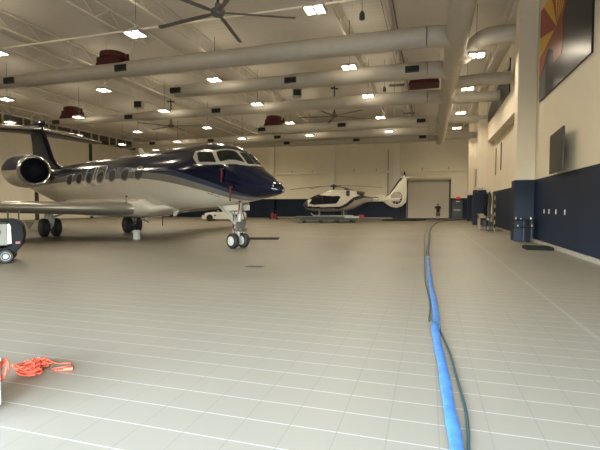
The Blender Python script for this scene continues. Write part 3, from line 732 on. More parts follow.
for x in (-.30, .10, .34):
    MB().cyl((x, -.25, 1.08), (x, -.25, 1.36), .02, n=8).build('post', 'dark', cart)
for (x, y) in ((.04, -.36), (.04, .58), (-1.1, -.36), (-1.1, .58)):
    w = MB().lathe([(-.07, .10), (-.07, .16), (0, .185), (.07, .16), (.07, .10)], (x, y, .185), (0, 1, 0), 24).build('wheel', 'tyre', cart, smooth=40)
    MB().lathe([(-.075, .02), (-.085, .05), (-.06, .08), (-.078, .11), (.078, .11), (.06, .08), (.085, .05), (.075, .02)], (x, y, .185), (0, 1, 0), 20).build('rim', 'hub', w, smooth=30)
MB().b2((-1.3, -.3, .17), (.2, .5, .28)).build('axle_frame', 'dark', cart)
MB().b2((.26, -.345, .50), (.36, -.32, .56)).build('red_reflector', 'red', cart)
MB().cyl((-1.4, .1, .3), (-2.3, .1, .2), .03, n=8).build('tow_bar', 'dark', cart)

o = MB().loft([[(-.12, -.1, 0), (.12, -.1, 0), (.12, .1, 0), (-.12, .1, 0)], [(-.11, -.09, .42), (.11, -.09, .42), (.11, .09, .42), (-.11, .09, .42)]]).build('wheel_chock', 'hub', loc=(-12.6, 16.4, 0), bevel=.015)
tag(o, 'small white box standing on the floor in front of the far main wheels', 'box')
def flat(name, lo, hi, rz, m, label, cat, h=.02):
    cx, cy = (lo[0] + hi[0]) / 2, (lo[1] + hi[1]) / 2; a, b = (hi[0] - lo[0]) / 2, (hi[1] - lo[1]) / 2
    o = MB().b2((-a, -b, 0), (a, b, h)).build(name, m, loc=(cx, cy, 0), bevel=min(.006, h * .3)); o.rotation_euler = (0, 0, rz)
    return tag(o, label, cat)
flat('floor_mat', (-8.1, 17.85), (-6.55, 18.85), .28, 'black', 'flat black slab lying on the floor behind the nose wheels', 'mat', .03)  # thin dark slab on the floor beyond the nose wheels
flat('floor_drain', (-4.32, 9.72), (-3.9, 9.97), 0, 'dark', 'small dark rectangular drain cover in the floor right of the nose wheels', 'drain cover', .006)
flat('floor_drain', (-9.15, 7.05), (-9.0, 7.15), 0, 'dark', 'tiny dark anchor plate in the open floor below the jet', 'plate', .006) if False else None

# blue lay-flat hose and cables (on the floor)
hose = [(.19, 1.4), (.18, 2.75), (.16, 3.3), (.14, 4.1), (.11, 4.7), (.09, 5.4), (.11, 5.9), (.09, 7.0), (.04, 8.6), (.0, 11.3), (-.01, 12.6)]
hp = smooth_path([(x, y, .022) for x, y in hose], 10)
rad = [.043 + .003 * math.sin(i * .55) for i in range(len(hp))]
hb = MB().tube(hp, rad, 12, flat=.45).build('hose', 'hose', smooth=60)
tag(hb, 'bright blue lay-flat hose running from the bottom edge up the tiled floor', 'hose')
hose2 = [(-.015, 12.86), (-.03, 15), (.02, 20), (.05, 26), (.22, 32), (.55, 38), (.9, 42), (1.6, 45.5), (2.6, 48.2), (3.3, 50)]
tag(MB().tube(smooth_path([(x, y, .03) for x, y in hose2], 10), .048, 12, flat=.6).build('hose', mat('slate_hose', (.05, .065, .08), .6), smooth=60), 'slate grey hose continuing from the blue hose toward the back wall', 'hose')
cab = [(.22, 1.5), (.245, 2.6), (.265, 2.95), (.275, 3.25), (.265, 3.6), (.24, 4.1), (.22, 4.55), (.17, 5.1), (.13, 5.45), (.04, 5.6), (.02, 5.9), (.03, 6.3), (.02, 7.2), (-.06, 9), (-.10, 12), (-.14, 16.5), (-.2, 23), (-.02, 32.5), (.25, 39), (.5, 43), (.3, 45.4), (-1.2, 47.6), (-4, 49.4), (-9, 50.3)]
cp = smooth_path([(x, y, .012) for x, y in cab], 10)
cp = [Vector((p.x, p.y, .012 + (.052 if 5.4 < p.y < 5.75 else 0))) for p in cp]
tag(MB().tube(cp, .0105, 8).build('cable', 'cable', smooth=60), 'thin dark teal cable lying beside and crossing the blue hose', 'cable')
pc = smooth_path([(2.0, 50.2, .055), (.2, 49.3, .055), (-1.4, 48.6, .055), (-3.8, 46.6, .055), (-4.6, 44.4, .055), (-3.4, 43.6, .055), (-1.8, 44.4, .055), (-.3, 46.2, .055)], 8)
tag(MB().tube(pc, .045, 8).build('hose', 'bcable', smooth=60), 'black hose lying across the floor in front of the rolling door', 'hose')

# orange cord heap
def heap(cx, cy, n, R, sx, sy, h, seed, rot=0):
    rd_ = random.Random(seed); pts = []
    for i in range(n * 14):
        t = i / 14 * 2 * PI; k = i / (n * 14)
        if i % 14 == 0: ox, oy, q = rd_.uniform(-.25, .25) * R, rd_.uniform(-.25, .25) * R, rd_.uniform(.45, 1.0)
        r = R * q * (.93 + .14 * rd_.random())
        x, y = math.cos(t) * r * sx + ox, math.sin(t) * r * sy + oy
        c, s = math.cos(rot), math.sin(rot)
        pts.append((cx + c * x - s * y, cy + s * x + c * y, .012 + h * k * (.5 + .5 * rd_.random())))
    return pts
a = heap(-3.415, 2.93, 16, .115, 1.0, .70, .085, 3)
b = heap(-3.47, 3.10, 10, .085, 1.0, .62, .075, 5)
tail1 = [(-3.33, 3.16, .02), (-3.25, 3.22, .012), (-3.19, 3.17, .012), (-3.24, 3.10, .012), (-3.29, 3.06, .012), (-3.20, 3.04, .012), (-3.15, 3.08, .012)]
cord = MB().tube(smooth_path([(-3.66, 3.0, .012), (-3.60, 2.96, .012)] + a + b + tail1, 3), .0058, 6)
cd = cord.build('extension_cord', 'orange', smooth=60)
tag(cd, 'tangled heap of orange extension cord lying on the near tiles at left', 'extension cord')
MB().cyl((-3.16, 3.07, .016), (-3.10, 3.11, .016), .016, n=10).build('plug', 'orange', cd, smooth=50)
MB().cyl((-3.70, 3.02, .016), (-3.65, 2.99, .016), .016, n=10).build('plug', 'orange', cd, smooth=50)

# white case at the left edge, only its right edge in view
bx = empty('storage_case', (-3.0, 1.80, 0), 0, 'white plastic case at the left picture edge, right side in view', 'case')
MB().b2((-.6, 0, .03), (0, .55, .36)).build('case_body', 'boxw', bx, bevel=.015)
MB().b2((-.6, -.01, .36), (.0, .56, .385)).build('lid', 'boxw', bx, bevel=.01)
MB().b2((-.55, .02, 0), (-.03, .53, .03)).build('base', 'dark', bx)
ob = MB().tube(smooth_path([(-.13, .06, .14), (-.10, .06, .18), (-.05, .045, .23), (-.03, .06, .30), (-.07, .06, .34), (-.12, .05, .25), (-.045, .03, .21), (-.035, .05, .31), (-.09, .06, .31), (-.12, .05, .15)], 5), .010, 8).build('orange_cord', 'orange', smooth=60, loc=(-3.0, 2.37, 0))
tag(ob, 'orange cord bundle standing behind the white case at the left edge', 'cord')

# ------------------------------------------------------------------ helicopter (local +X aft)
HY = math.atan(129 / 430.)
def camp(r, d): return (d * -math.sin(HY) + r * math.cos(HY), d * math.cos(HY) + r * math.sin(HY))
hx, hy = camp(.28, 40)
heli = empty('helicopter', (hx, hy, 0), HY, 'white light helicopter with dark stripe and ducted tail rotor, on a wheeled platform', 'helicopter')
us = [0, .12, .3, .6, 1.0, 1.5, 2.0, 2.6, 3.3, 4.0, 4.5, 5.0, 5.4, 5.8, 6.4, 7.4, 8.4, 9.0]
htop = pchip(us, [1.64, 1.80, 1.98, 2.2, 2.42, 2.60, 2.70, 2.78, 2.82, 2.82, 2.80, 2.72, 2.56, 2.42, 2.35, 2.30, 2.27, 2.25])
hbot = pchip(us, [1.56, 1.40, 1.26, 1.14, 1.05, 1.0, .98, .98, 1.0, 1.06, 1.18, 1.38, 1.6, 1.78, 1.88, 1.9, 1.92, 1.92])
hwd = pchip(us, [.04, .22, .38, .55, .68, .76, .80, .80, .80, .76, .70, .58, .42, .28, .2, .17, .15, .13])
hs = [0, .03, .07] + [.12 + .045 * i for i in range(198)]
NH = 80; rg = []
for u in hs:
    zm = (htop(u) + hbot(u)) / 2; hh = (htop(u) - hbot(u)) / 2
    r = []
    for k in range(NH):
        t = 2 * PI * k / NH; c, s = math.cos(t), math.sin(t)
        r.append(Vector((u, hwd(u) * abs(c) ** .75 * (1 if c > 0 else -1), zm + hh * abs(s) ** .85 * (1 if s > 0 else -1))))
    rg.append(r)
glass1 = [(.55, 1.70), (.85, 2.20), (1.5, 2.50), (2.4, 2.42), (3.45, 2.40), (3.2, 1.92), (3.0, 1.68), (1.0, 1.60)]
stripe = [(.2, 1.30), (1.2, 1.24), (3.4, 1.24), (4.1, 1.52), (4.7, 2.0), (5.6, 2.25), (9.2, 2.22), (9.2, 2.34), (5.4, 2.50), (4.6, 2.30), (3.9, 1.72), (3.3, 1.42), (1.2, 1.42), (.2, 1.50)]
def hm(i, j):
    i2 = min(i, len(hs) - 2); j2 = (j + 1) % NH
    p = (rg[i2][j] + rg[i2][j2] + rg[i2+1][j] + rg[i2+1][j2]) / 4
    if p.x < .42 and p.z > 1.35: return 3
    if inpoly(p.x, p.z, glass1): return 1
    if p.x < 1.5 and p.z > 2.1 and abs(p.y) < .5: return 1
    if inpoly(p.x, p.z, stripe): return 2
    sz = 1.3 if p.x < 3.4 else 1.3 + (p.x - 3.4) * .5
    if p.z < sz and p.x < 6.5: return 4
    return 0
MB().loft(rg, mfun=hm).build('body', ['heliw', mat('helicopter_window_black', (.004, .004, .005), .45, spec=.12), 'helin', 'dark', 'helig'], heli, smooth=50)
for (x, w) in ((1.75, .05), (2.55, .05)):
    for s in (-1, 1): MB().bar((x, s * .80, 1.66), (x + .02, s * .74, 2.46), w, .03).build('door_pillar', 'helin', heli)
cw = []
for u, w, z1 in ((2.0, .2, 2.72), (2.3, .42, 2.98), (3.0, .5, 3.06), (4.2, .5, 3.0), (5.0, .38, 2.85), (5.5, .2, 2.6)):
    cw.append([Vector((u, w * math.cos(2*PI*k/16), 2.55 + (z1 - 2.55) * math.sin(2*PI*k/16))) for k in range(16)])
MB().loft(cw).build('engine_cowling', 'heliw', heli, smooth=50)
for s in (-1, 1):
    MB().b2((3.95, s * .47, 2.42), (4.25, s * .80 if s > 0 else -.80, 2.92)).build('engine_intake', 'dark', heli, bevel=.03)
    MB().lathe([(0, .16), (.5, .18), (.7, .12)], (4.95, s * .36, 2.72), (1, 0, -.1), 14).build('exhaust_pipe', 'dark', heli, smooth=50)
MB().b2((3.85, -.15, 3.0), (4.2, .15, 3.14)).build('cowl_vent', 'dark', heli, bevel=.02)
MB().cyl((2.85, 0, 2.9), (2.85, 0, 3.38), .09, n=12).build('rotor_mast', 'dark', heli)
MB().lathe([(0, .12), (.04, .34), (.12, .36), (.18, .2), (.24, .1)], (2.85, 0, 3.26), (0, 0, 1), 20).build('rotor_hub', 'dark', heli, smooth=40)
for k in range(4):
    A = math.radians(180 - 29 + 90 * k); c, s = math.cos(A), math.sin(A); rr = []
    for q in range(12):
        r = .2 + 4.5 * q / 11; w = .06 if q < 1 else .13; dz = 3.38 - .28 * (r / 4.7) ** 1.7 - (0.16 * (r / 4.7) if k == 1 else 0)
        rr.append([Vector((2.85 + c * r - s * x, s * r + c * x, dz + h)) for x, h in ((-w, 0), (-w*.3, .025), (w*.9, .005), (w, -.01), (-w*.3, -.02))])
    MB().loft(rr).build('rotor_blade', 'helin', heli, smooth=50)
# fenestron and fin (profile cut with a round opening)
FU, FZ, FR = 8.66, 2.22, .56
out = [(7.4, 2.3), (8.0, 2.55), (8.45, 3.2), (9.05, 4.1), (9.6, 4.1), (9.62, 3.2), (9.62, 2.5), (9.55, 1.85), (9.2, 1.5), (8.7, 1.33), (8.2, 1.42), (7.8, 1.65), (7.4, 1.95)]
def hitpoly(cx, cz, ang, poly):
    dx, dz = math.cos(ang), math.sin(ang); best = 0
    for i in range(len(poly)):
        (x1, z1), (x2, z2) = poly[i], poly[(i+1) % len(poly)]
        ex, ez = x2 - x1, z2 - z1; den = dx * ez - dz * ex
        if abs(den) < 1e-9: continue
        t = ((x1 - cx) * ez - (z1 - cz) * ex) / den; u = ((x1 - cx) * dz - (z1 - cz) * dx) / den
        if t > 0 and -1e-6 <= u <= 1 + 1e-6: best = max(best, t)
    return best
nA = 72; m = MB(); ringsF = []
for (rad_, yy) in ((0, -.10), (1, -.16), (1, -.10)):
    pass
inner = [(FU + FR * math.cos(2*PI*k/nA), FZ + FR * math.sin(2*PI*k/nA)) for k in range(nA)]
outer = []
for k in range(nA):
    a_ = 2 * PI * k / nA; t = hitpoly(FU, FZ, a_, out); outer.append((FU + t * math.cos(a_), FZ + t * math.sin(a_)))
midr = [(i_[0] * .8 + o_[0] * .2, i_[1] * .8 + o_[1] * .2) for i_, o_ in zip(inner, outer)]
seq = [(inner, .10), (inner, -.18), (midr, -.20), (outer, -.05), (outer, .05), (midr, .20), (inner, .18), (inner, .10)]
m.loft([[Vector((x, y, z)) for x, z in pts] for pts, y in seq], cap=False)
m.build('tail_fin_shroud', 'heliw', heli, smooth=40)
fr_ = MB().cyl((FU, -.1, FZ), (FU, .1, FZ), .14, n=16)
for k in range(10):
    A = 2 * PI * k / 10 + .15; fr_.bar((FU + .1 * math.cos(A), 0, FZ + .1 * math.sin(A)), (FU + .54 * math.cos(A), 0, FZ + .54 * math.sin(A)), .055, .03)
fr_.build('tail_rotor', 'heliw', heli)
MB().prism([(7.45, 2.32), (7.95, 2.55), (8.4, 3.2), (9.0, 4.08), (9.22, 4.08), (8.65, 3.2), (8.1, 2.50), (7.6, 2.28)], 1, -.085, -.07).prism([(7.45, 2.32), (7.95, 2.55), (8.4, 3.2), (9.0, 4.08), (9.22, 4.08), (8.65, 3.2), (8.1, 2.50), (7.6, 2.28)], 1, .07, .085).build('fin_stripe', 'helin', heli)
MB().b2((9.0, -.09, 4.1), (9.9, .09, 4.2)).b2((9.25, -.06, 4.2), (9.45, .06, 4.35)).build('fin_cap', 'heliw', heli, bevel=.02)
mk = MB()
for k, w in enumerate((.06, .09, .09, .06, .09, .09)): mk.b2((8.68 + k * .13, -.115, 3.05), (8.68 + k * .13 + w, -.09, 3.17))
mk.build('registration_marking', 'helin', heli)
MB().b2((6.9, -1.1, 2.20), (7.3, 1.1, 2.24)).build('tail_plane', 'heliw', heli, bevel=.01)
for s in (-1, 1): MB().b2((6.8, s * 1.1 - .02, 1.95), (7.45, s * 1.1 + .02, 2.5)).build('end_plate', 'heliw', heli)
# skids
for s in (-1, 1):
    MB().tube(smooth_path([(.75, s * .95, .82), (.95, s * .95, .66), (1.3, s * .95, .60), (4.6, s * .95, .60)], 5), .055, 10).build('skid_tube', 'steel', heli, smooth=50)
    MB().b2((1.5, s * 1.05 - .1, .66), (2.4, s * 1.05 + .1, .70)).build('step', 'dark', heli)
for u in (1.5, 3.7):
    MB().tube(smooth_path([(u, -.95, .6), (u, -.85, .85), (u, -.5, 1.05), (u, .5, 1.05), (u, .85, .85), (u, .95, .6)], 5), .05, 10).build('cross_tube', 'steel', heli, smooth=50)
MB().lathe([(-.06, .02), (0, .14), (.1, .16), (.25, .12)], (3.9, -.5, .95), (0, 0, -1), 12).build('searchlight', 'dark', heli, smooth=40)
MB().b2((.28, -.05, 1.05), (.35, .05, 1.5)).build('wire_cutter', 'dark', heli)
# wheeled platform under it
plat = empty('helicopter_platform', (hx, hy, 0), HY, 'low flat wheeled landing platform under the helicopter', 'platform')
MB().loft([[(-.9, -1.5, .40), (5.1, -1.5, .40), (5.1, 1.5, .40), (-.9, 1.5, .40)], [(-.6, -1.6, .53), (5.1, -1.6, .53), (5.1, 1.6, .53), (-.6, 1.6, .53)]]).build('deck', mat('platform_grey', (.13, .125, .115), .5), plat, bevel=.02)
MB().b2((-.3, -1.4, .20), (4.9, -1.25, .42)).b2((-.3, 1.25, .20), (4.9, 1.4, .42)).b2((0, -1.3, .2), (.2, 1.3, .4)).b2((4.5, -1.3, .2), (4.7, 1.3, .4)).build('frame', 'dark', plat)
for u in (.1, 1.6, 3.1, 4.6):
    for s in (-1, 1):
        MB().lathe([(-.08, .1), (-.08, .17), (0, .19), (.08, .17), (.08, .1)], (u, s * 1.15, .19), (0, 1, 0), 16).build('caster_wheel', 'tyre', plat, smooth=40)
MB().b2((5.0, -1.62, .44), (5.45, -1.3, .72)).build('end_bumper', 'red', plat, bevel=.02)
MB().b2((3.7, -1.64, .42), (5.0, -1.60, .60)).build('white_side_board', 'hub', plat)

# ------------------------------------------------------------------ white coupe
cx_, cy_ = camp(-9.9, 44.0)
car = empty('car', (cx_, cy_, 0), HY, 'white low sports coupe parked behind the jet nose gear', 'car')
cb = pchip([0, .12, .5, 1.1, 1.6, 2.4, 3.2, 3.9, 4.35, 4.42], [.55, .66, .82, .90, .92, .96, .98, .96, .85, .6])
rg = []; cs = [0, .04, .12] + [.25 + .1 * i for i in range(41)] + [4.40, 4.42]
for u in cs:
    w = .90 * (1 - .22 * max(0, 1 - u / .6) ** 2 - .12 * max(0, (u - 3.9) / .52) ** 2); t = cb(u); b_ = .2
    for (c0, rr_) in ((.85, .36), (3.55, .36)):
        pass
    rg.append([Vector((u, -w, b_)), Vector((u, -w * 1.02, .5)), Vector((u, -w * .97, t - .1)), Vector((u, -w * .8, t)), Vector((u, w * .8, t)), Vector((u, w * .97, t - .1)), Vector((u, w * 1.02, .5)), Vector((u, w, b_))])
MB().loft(rg).build('body', 'carw', car, smooth=45)
rf = pchip([1.35, 2.0, 2.4, 3.0, 3.9], [.90, 1.22, 1.28, 1.24, .96]); rg = []
for i in range(18):
    u = 1.35 + 2.55 * i / 17; t = rf(u); rg.append([Vector((u, -.78, .88)), Vector((u, -.74, min(t, 1.0))), Vector((u, -.60, t - .02)), Vector((u, -.4, t)), Vector((u, .4, t)), Vector((u, .60, t - .02)), Vector((u, .74, min(t, 1.0))), Vector((u, .78, .88))])
MB().loft(rg, mfun=lambda i, j: 0 if (j in (3, 2, 4) and 4 < i < 12) else 1).build('cabin', ['carw', 'glass'], car, smooth=45)
for u in (.85, 3.55):
    for s in (-1, 1):
        w = MB().lathe([(-.11, .2), (-.11, .31), (0, .335), (.11, .31), (.11, .2)], (u, s * .86, .335), (0, 1, 0), 24).build('wheel', 'tyre', car, smooth=40)
        h_ = MB().cyl((u, s * .86 - .105, .335), (u, s * .86 + .105, .335), .19, n=20).build('rim', 'dark', w, smooth=40)
MB().b2((.02, -.6, .5), (.06, .6, .66)).build('grille', 'dark', car)
for s in (-1, 1): MB().b2((.10, s * .72 - .13, .6), (.35, s * .72 + .13, .72)).build('headlamp', 'glass', car, bevel=.03)
MB().b2((1.3, -.93, .5), (1.5, -.90, .62)).build('side_vent', 'dark', car)
MB().b2((1.62, -1.0, .95), (1.8, -.84, 1.05)).build('side_mirror', 'carw', car, bevel=.02)

# ------------------------------------------------------------------ person at the rolling door
def skin_obj(name, joints, edges, m, parent, root=0, sub=2):
    me = bpy.data.meshes.new(name); me.from_pydata([j[:3] for j in joints], edges, []); me.update()
    o = bpy.data.objects.new(name, me); C.objects.link(o)
    o.modifiers.new('skin', 'SKIN'); ss = o.modifiers.new('sub', 'SUBSURF'); ss.levels = sub; ss.render_levels = sub
    if not me.skin_vertices: 
        me.attributes  # created by the modifier
    sv = me.skin_vertices[0].data
    for i, j in enumerate(joints):
        sv[i].radius = (j[3], j[4] if len(j) > 4 else j[3]); sv[i].use_root = (i == root)
    dg = bpy.context.evaluated_depsgraph_get(); me2 = bpy.data.meshes.new_from_object(o.evaluated_get(dg)); me2.name = name
    bpy.data.objects.remove(o)
    for p in me2.polygons: p.use_smooth = True
    me2.materials.clear(); me2.materials.append(M[m])
    ob = bpy.data.objects.new(name, me2); C.objects.link(ob); ob.parent = parent
    return ob
per = empty('person', (.88, 46.4, 0), 0, 'person in black t-shirt and tan shorts standing before the rolling door, forearm raised', 'person')
# faces away (+Y); x right. pelvis root
J = [(0, 0, .93, .12, .10), (0, 0, 1.12, .12, .09), (0, 0, 1.32, .16, .10), (0, .0, 1.45, .08, .07), (0, .01, 1.52, .05), (0, .02, 1.60, .075, .09), (0, .02, 1.69, .08, .09), (0, .01, 1.74, .04),
     (-.10, 0, .90, .09), (-.11, .02, .50, .058), (-.11, -.02, .30, .055), (-.11, -.01, .09, .04), (-.12, .14, .05, .04),
     (.10, 0, .90, .09), (.11, .02, .50, .058), (.11, -.02, .30, .055), (.11, -.01, .09, .04), (.12, .14, .05, .04),
     (-.20, 0, 1.40, .055), (-.36, .06, 1.24, .042), (-.30, .30, 1.30, .032), (-.29, .38, 1.32, .03),
     (.20, 0, 1.40, .055), (.27, -.02, 1.14, .042), (.25, .12, .92, .032), (.245, .16, .84, .03)]
E_ = [(0, 1), (1, 2), (2, 3), (3, 4), (4, 5), (5, 6), (6, 7), (0, 8), (8, 9), (9, 10), (10, 11), (11, 12), (0, 13), (13, 14), (14, 15), (15, 16), (16, 17), (3, 18), (18, 19), (19, 20), (20, 21), (3, 22), (22, 23), (23, 24), (24, 25)]
n0 = len(J)
for (base, dirv, upv) in ((21, Vector((0, 1, .1)), Vector((1, 0, 0))), (25, Vector((0, .3, -1)), Vector((0, 1, .3)))):
    bp = Vector(J[base][:3])
    for f in range(5):
        ofs = upv * ((f - 1.5) * .018) if f < 4 else upv * -.045
        ln = (.065, .08, .075, .06, .045)[f]
        k = len(J); p1 = bp + ofs + dirv.normalized() * .03; p2 = p1 + dirv.normalized() * ln * .5; p3 = p2 + dirv.normalized() * ln * .5 + Vector((0, 0, -.012))
        J += [(*p1, .010), (*p2, .009), (*p3, .008)]; E_ += [(base, k), (k, k + 1), (k + 1, k + 2)]
body = skin_obj('body', J, E_, 'skin', per)
skin_obj('t_shirt', [(0, 0, .84, .19, .15), (0, 0, .98, .19, .15), (0, 0, 1.12, .185, .15), (0, 0, 1.32, .21, .15), (0, 0, 1.44, .12, .10), (-.20, 0, 1.40, .085), (-.31, .04, 1.28, .072), (.20, 0, 1.40, .085), (.25, -.015, 1.24, .072), (0, .01, 1.50, .065)],
         [(0, 1), (1, 2), (2, 3), (3, 4), (4, 9), (4, 5), (5, 6), (4, 7), (7, 8)], 'tee', per)
skin_obj('shorts', [(0, 0, .98, .16, .14), (0, 0, .90, .17, .14), (-.10, 0, .82, .13), (-.115, .02, .44, .12), (.10, 0, .82, .13), (.115, .02, .44, .12)], [(0, 1), (1, 2), (2, 3), (1, 4), (4, 5)], 'shorts', per)
skin_obj('hair', [(0, -.01, 1.62, .082, .08), (0, -.01, 1.70, .088, .095), (0, 0, 1.755, .055)], [(0, 1), (1, 2)], 'hair', per)
for s in (-1, 1):
    skin_obj('shoe', [(s * .11, -.08, .075, .07, .075), (s * .115, .05, .065, .07, .065), (s * .125, .22, .055, .065, .05)], [(0, 1), (1, 2)], 'shoe', per)
    MB().lathe([(-.01, .01), (0, .03), (.012, .02)], (s * .085, .02, 1.63), (s, 0, 0), 10).build('ear', 'skin', per, smooth=60)
MB().loft([[(-.012, .105, 1.66), (.012, .105, 1.66), (.012, .09, 1.66), (-.012, .09, 1.66)], [(-.018, .13, 1.615), (.018, .13, 1.615), (.018, .09, 1.61), (-.018, .09, 1.61)]]).build('nose', 'skin', per)

# ------------------------------------------------------------------ right wall: signs, television, service items
def yz_poly(poly, x, th, mi, mb): mb.prism(poly, 0, x - th, x, mi)
sgn = empty('wall_sign', (XR, 16.7, 5.7), 0, 'large glossy rectangular sign with yellow and red sun rays over navy, high on right wall', 'sign')
Y0, Y1, Z0, Z1 = 13.75, 19.6, 5.7, 9.25
def L(y, z): return (y - 16.7, z - 5.7)
MB().prism([L(Y0, Z0), L(Y1, Z0), L(Y1, Z1), L(Y0, Z1)], 0, -.06, 0).build('sign_panel', 'flagn', sgn, bevel=.004)
cyy, czz = 17.15, 7.69
def rim(ang):
    dy, dz = -math.cos(math.radians(ang)), math.sin(math.radians(ang)); t = 1e9
    if dy > 1e-6: t = min(t, (Y1 - cyy) / dy)
    if dy < -1e-6: t = min(t, (Y0 - cyy) / dy)
    if dz > 1e-6: t = min(t, (Z1 - czz) / dz)
    if dz < -1e-6: t = min(t, (Z0 - czz) / dz)
    return (cyy + dy * t, czz + dz * t)
ang = [-172, 168, 153, 126, 104, 96, 84, 76, 64, 56, 46, 39, 30]
rays_y, rays_r = MB(), MB()
full = [(-170, 'r')]
rays = [(188, 168, 'y'), (168, 142, 'r'), (142, 120, 'y'), (120, 106, 'r'), (106, 94, 'y'), (94, 84, 'r'), (84, 73, 'y'), (73, 63, 'r'), (63, 53, 'y'), (53, 45, 'r'), (45, 38, 'y'), (38, 22, 'r')]
for a0, a1, c in rays:
    pts = [(cyy, czz)]
    n = 6
    for k in range(n + 1): pts.append(rim(a0 + (a1 - a0) * k / n))
    if a0 >= 142 > 130 and a1 <= 142 and a0 > 142: pass
    # include panel corner when the wedge spans it
    ca = math.degrees(math.atan2(Z1 - czz, -(Y1 - cyy)))
    if a0 > ca > a1: pts = pts[:1] + sorted(pts[1:] + [(Y1, Z1)], key=lambda p: -(math.degrees(math.atan2(p[1] - czz, -(p[0] - cyy))) % 360))
    (rays_y if c == 'y' else rays_r).prism([L(*p) for p in pts], 0, -.066, -.05)
rays_y.build('yellow_ray', 'flagy', sgn); rays_r.build('red_ray', 'flagr', sgn)
MB().prism([L(*p) for p in ((cyy + .1, czz + .1), (19.6, 7.4), (19.6, 6.55), (18.9, 6.9), (18.3, 7.35), (17.6, 7.1), (17.5, 6.6), (16.6, 6.6), (16.4, 7.1), (16.5, 7.7), (16.0, 8.3), (cyy, czz + .2))], 0, -.069, -.05).build('brown_figure', 'flagb', sgn)
MB().prism([L(*p) for p in ((19.6, 6.5), (18.6, 6.9), (18.6, 5.7), (19.6, 5.7))], 0, -.064, -.05).build('pilaster_reflection', 'flags', sgn)  # reflection of the pilaster, painted onto the sign as a grey patch
sg2 = empty('wall_sign', (XR, 31.2, 7.85), 0, 'long dark striped glossy sign high on the right wall beyond the pilaster', 'sign')
MB().b2((-.06, -4.6, 0), (0, 4.6, 1.9)).build('sign_panel', 'flagn', sg2)
mb = MB()
for k in range(6): mb.b2((-.066, -4.6, .12 + k * .2), (-.055, 2.6, .20 + k * .2))
mb.build('grey_stripe', 'flags', sg2)
MB().prism([(4.6, .5), (4.6, 1.9), (-4.6, 1.9), (-4.6, 1.45), (-1.5, 1.5), (2.4, 1.1)], 0, -.072, -.055).build('white_border', 'flagw', sg2)
mb = MB()
for k in range(9): mb.cyl((-.074, -4 + k * .95, 1.68), (-.07, -4 + k * .95, 1.68), .09, n=8)
mb.build('grey_star_row', 'flags', sg2)

tv = empty('television', (4.0, 16.1, 2.62), 0, 'large wall-mounted black television above the navy dado on the right wall', 'television')
rotv = math.atan2(.16, 2.15)
def tvb(lo, hi, name, m, par, bev=0):
    o = MB().b2(lo, hi).build(name, m, par, bevel=bev); return o
tv.rotation_euler = (0, 0, -rotv)
pnl = tvb((-.03, -1.08, 0), (.03, 1.08, 1.34), 'television_frame', 'dark', tv, .008)
tvb((-.034, -1.05, .04), (-.028, 1.05, 1.31), 'screen', 'screen', tv)
tvb((.03, -.25, .45), (.16, .25, .95), 'wall_mount', 'dark', tv)

# outlet plates on the dado
for k, (y, lab) in enumerate(((18.46, 'farthest'), (17.75, 'second farthest'), (16.85, 'third farthest'), (15.83, 'nearest'))):
    o = MB().b2((-.012, -.035, 0), (0, .035, .16)).build('outlet_plate', 'plate', loc=(XR - .03, y, 1.22))
    tag(o, 'small white outlet plate on the navy dado under the television, %s of four' % lab, 'outlet', 'outlet plates under the television')
o = MB().b2((-.03, -.15, 0), (.03, .15, .1)).cyl((0, 0, .05), (0, .9, .05), .03, n=8).build('wall_bracket', 'plate', loc=(XR - .05, 35.0, 8.9)); tag(o, 'small white fitting on right wall beyond the striped sign', 'fitting')
o = MB().b2((-.04, -.1, 0), (.02, .1, .25)).b2((-.12, -.06, .3), (.02, .06, .5)).b2((-.10, -.04, -.3), (.02, .04, -.15)).build('wall_sensor', 'plate', loc=(XR, 23.5, 7.6)); tag(o, 'white sensor boxes on right wall just beyond the near pilaster', 'sensor')

# wall-hung parts shelf with bottles at near pilaster
sh = empty('tool_stand', (3.6, 19.6, 0), 0, 'steel two-tier tool stand in front of the near navy pilaster', 'stand')
for z in (.60, .90): MB().b2((-.25, -.25, z), (.5, .3, z + .04)).b2((-.25, -.25, z + .04), (.5, -.23, z + .06)).build('tray', 'cartblack', sh)
for x in (.18, .47): MB().b2((x - .015, .2, 0), (x + .015, .24, .95)).build('leg', 'dark', sh)
MB().b2((.30, .22, 0), (.45, .26, .9)).build('back_panel', 'cartblack', sh)
def bottle(x, y, z, h, r, label, m='gear'):
    o = MB().lathe([(0, r), (h * .6, r), (h * .75, r * .4), (h, r * .35)], (0, 0, 0), (0, 0, 1), 12).build('spray_bottle', m, loc=(x, y, z), smooth=40)
    tag(o, label, 'bottle', 'bottles on the tool stand')
bottle(3.43, 19.5, .945, .12, .028, 'small white bottle on the top tray of the tool stand, far left')
bottle(3.60, 19.45, .945, .07, .035, 'low grey can on the top tray of the tool stand', 'steel')
bottle(3.98, 19.5, .945, .11, .035, 'grey bottle at the right end of the top tray', 'steel')
bottle(3.50, 19.45, .645, .10, .028, 'small white bottle on the lower tray of the tool stand')
bottle(4.02, 19.45, .645, .12, .04, 'pale bottle at the right end of the lower tray', 'wood')
o = MB().b2((-.42, -.38, 0), (.42, .38, .10)).b2((-.36, -.32, .10), (.36, .32, .115)).build('floor_mat', 'black', loc=(3.62, 16.6, 0), bevel=.02)
tag(o, 'thick black pad lying on the floor in front of the tool stand', 'floor pad')
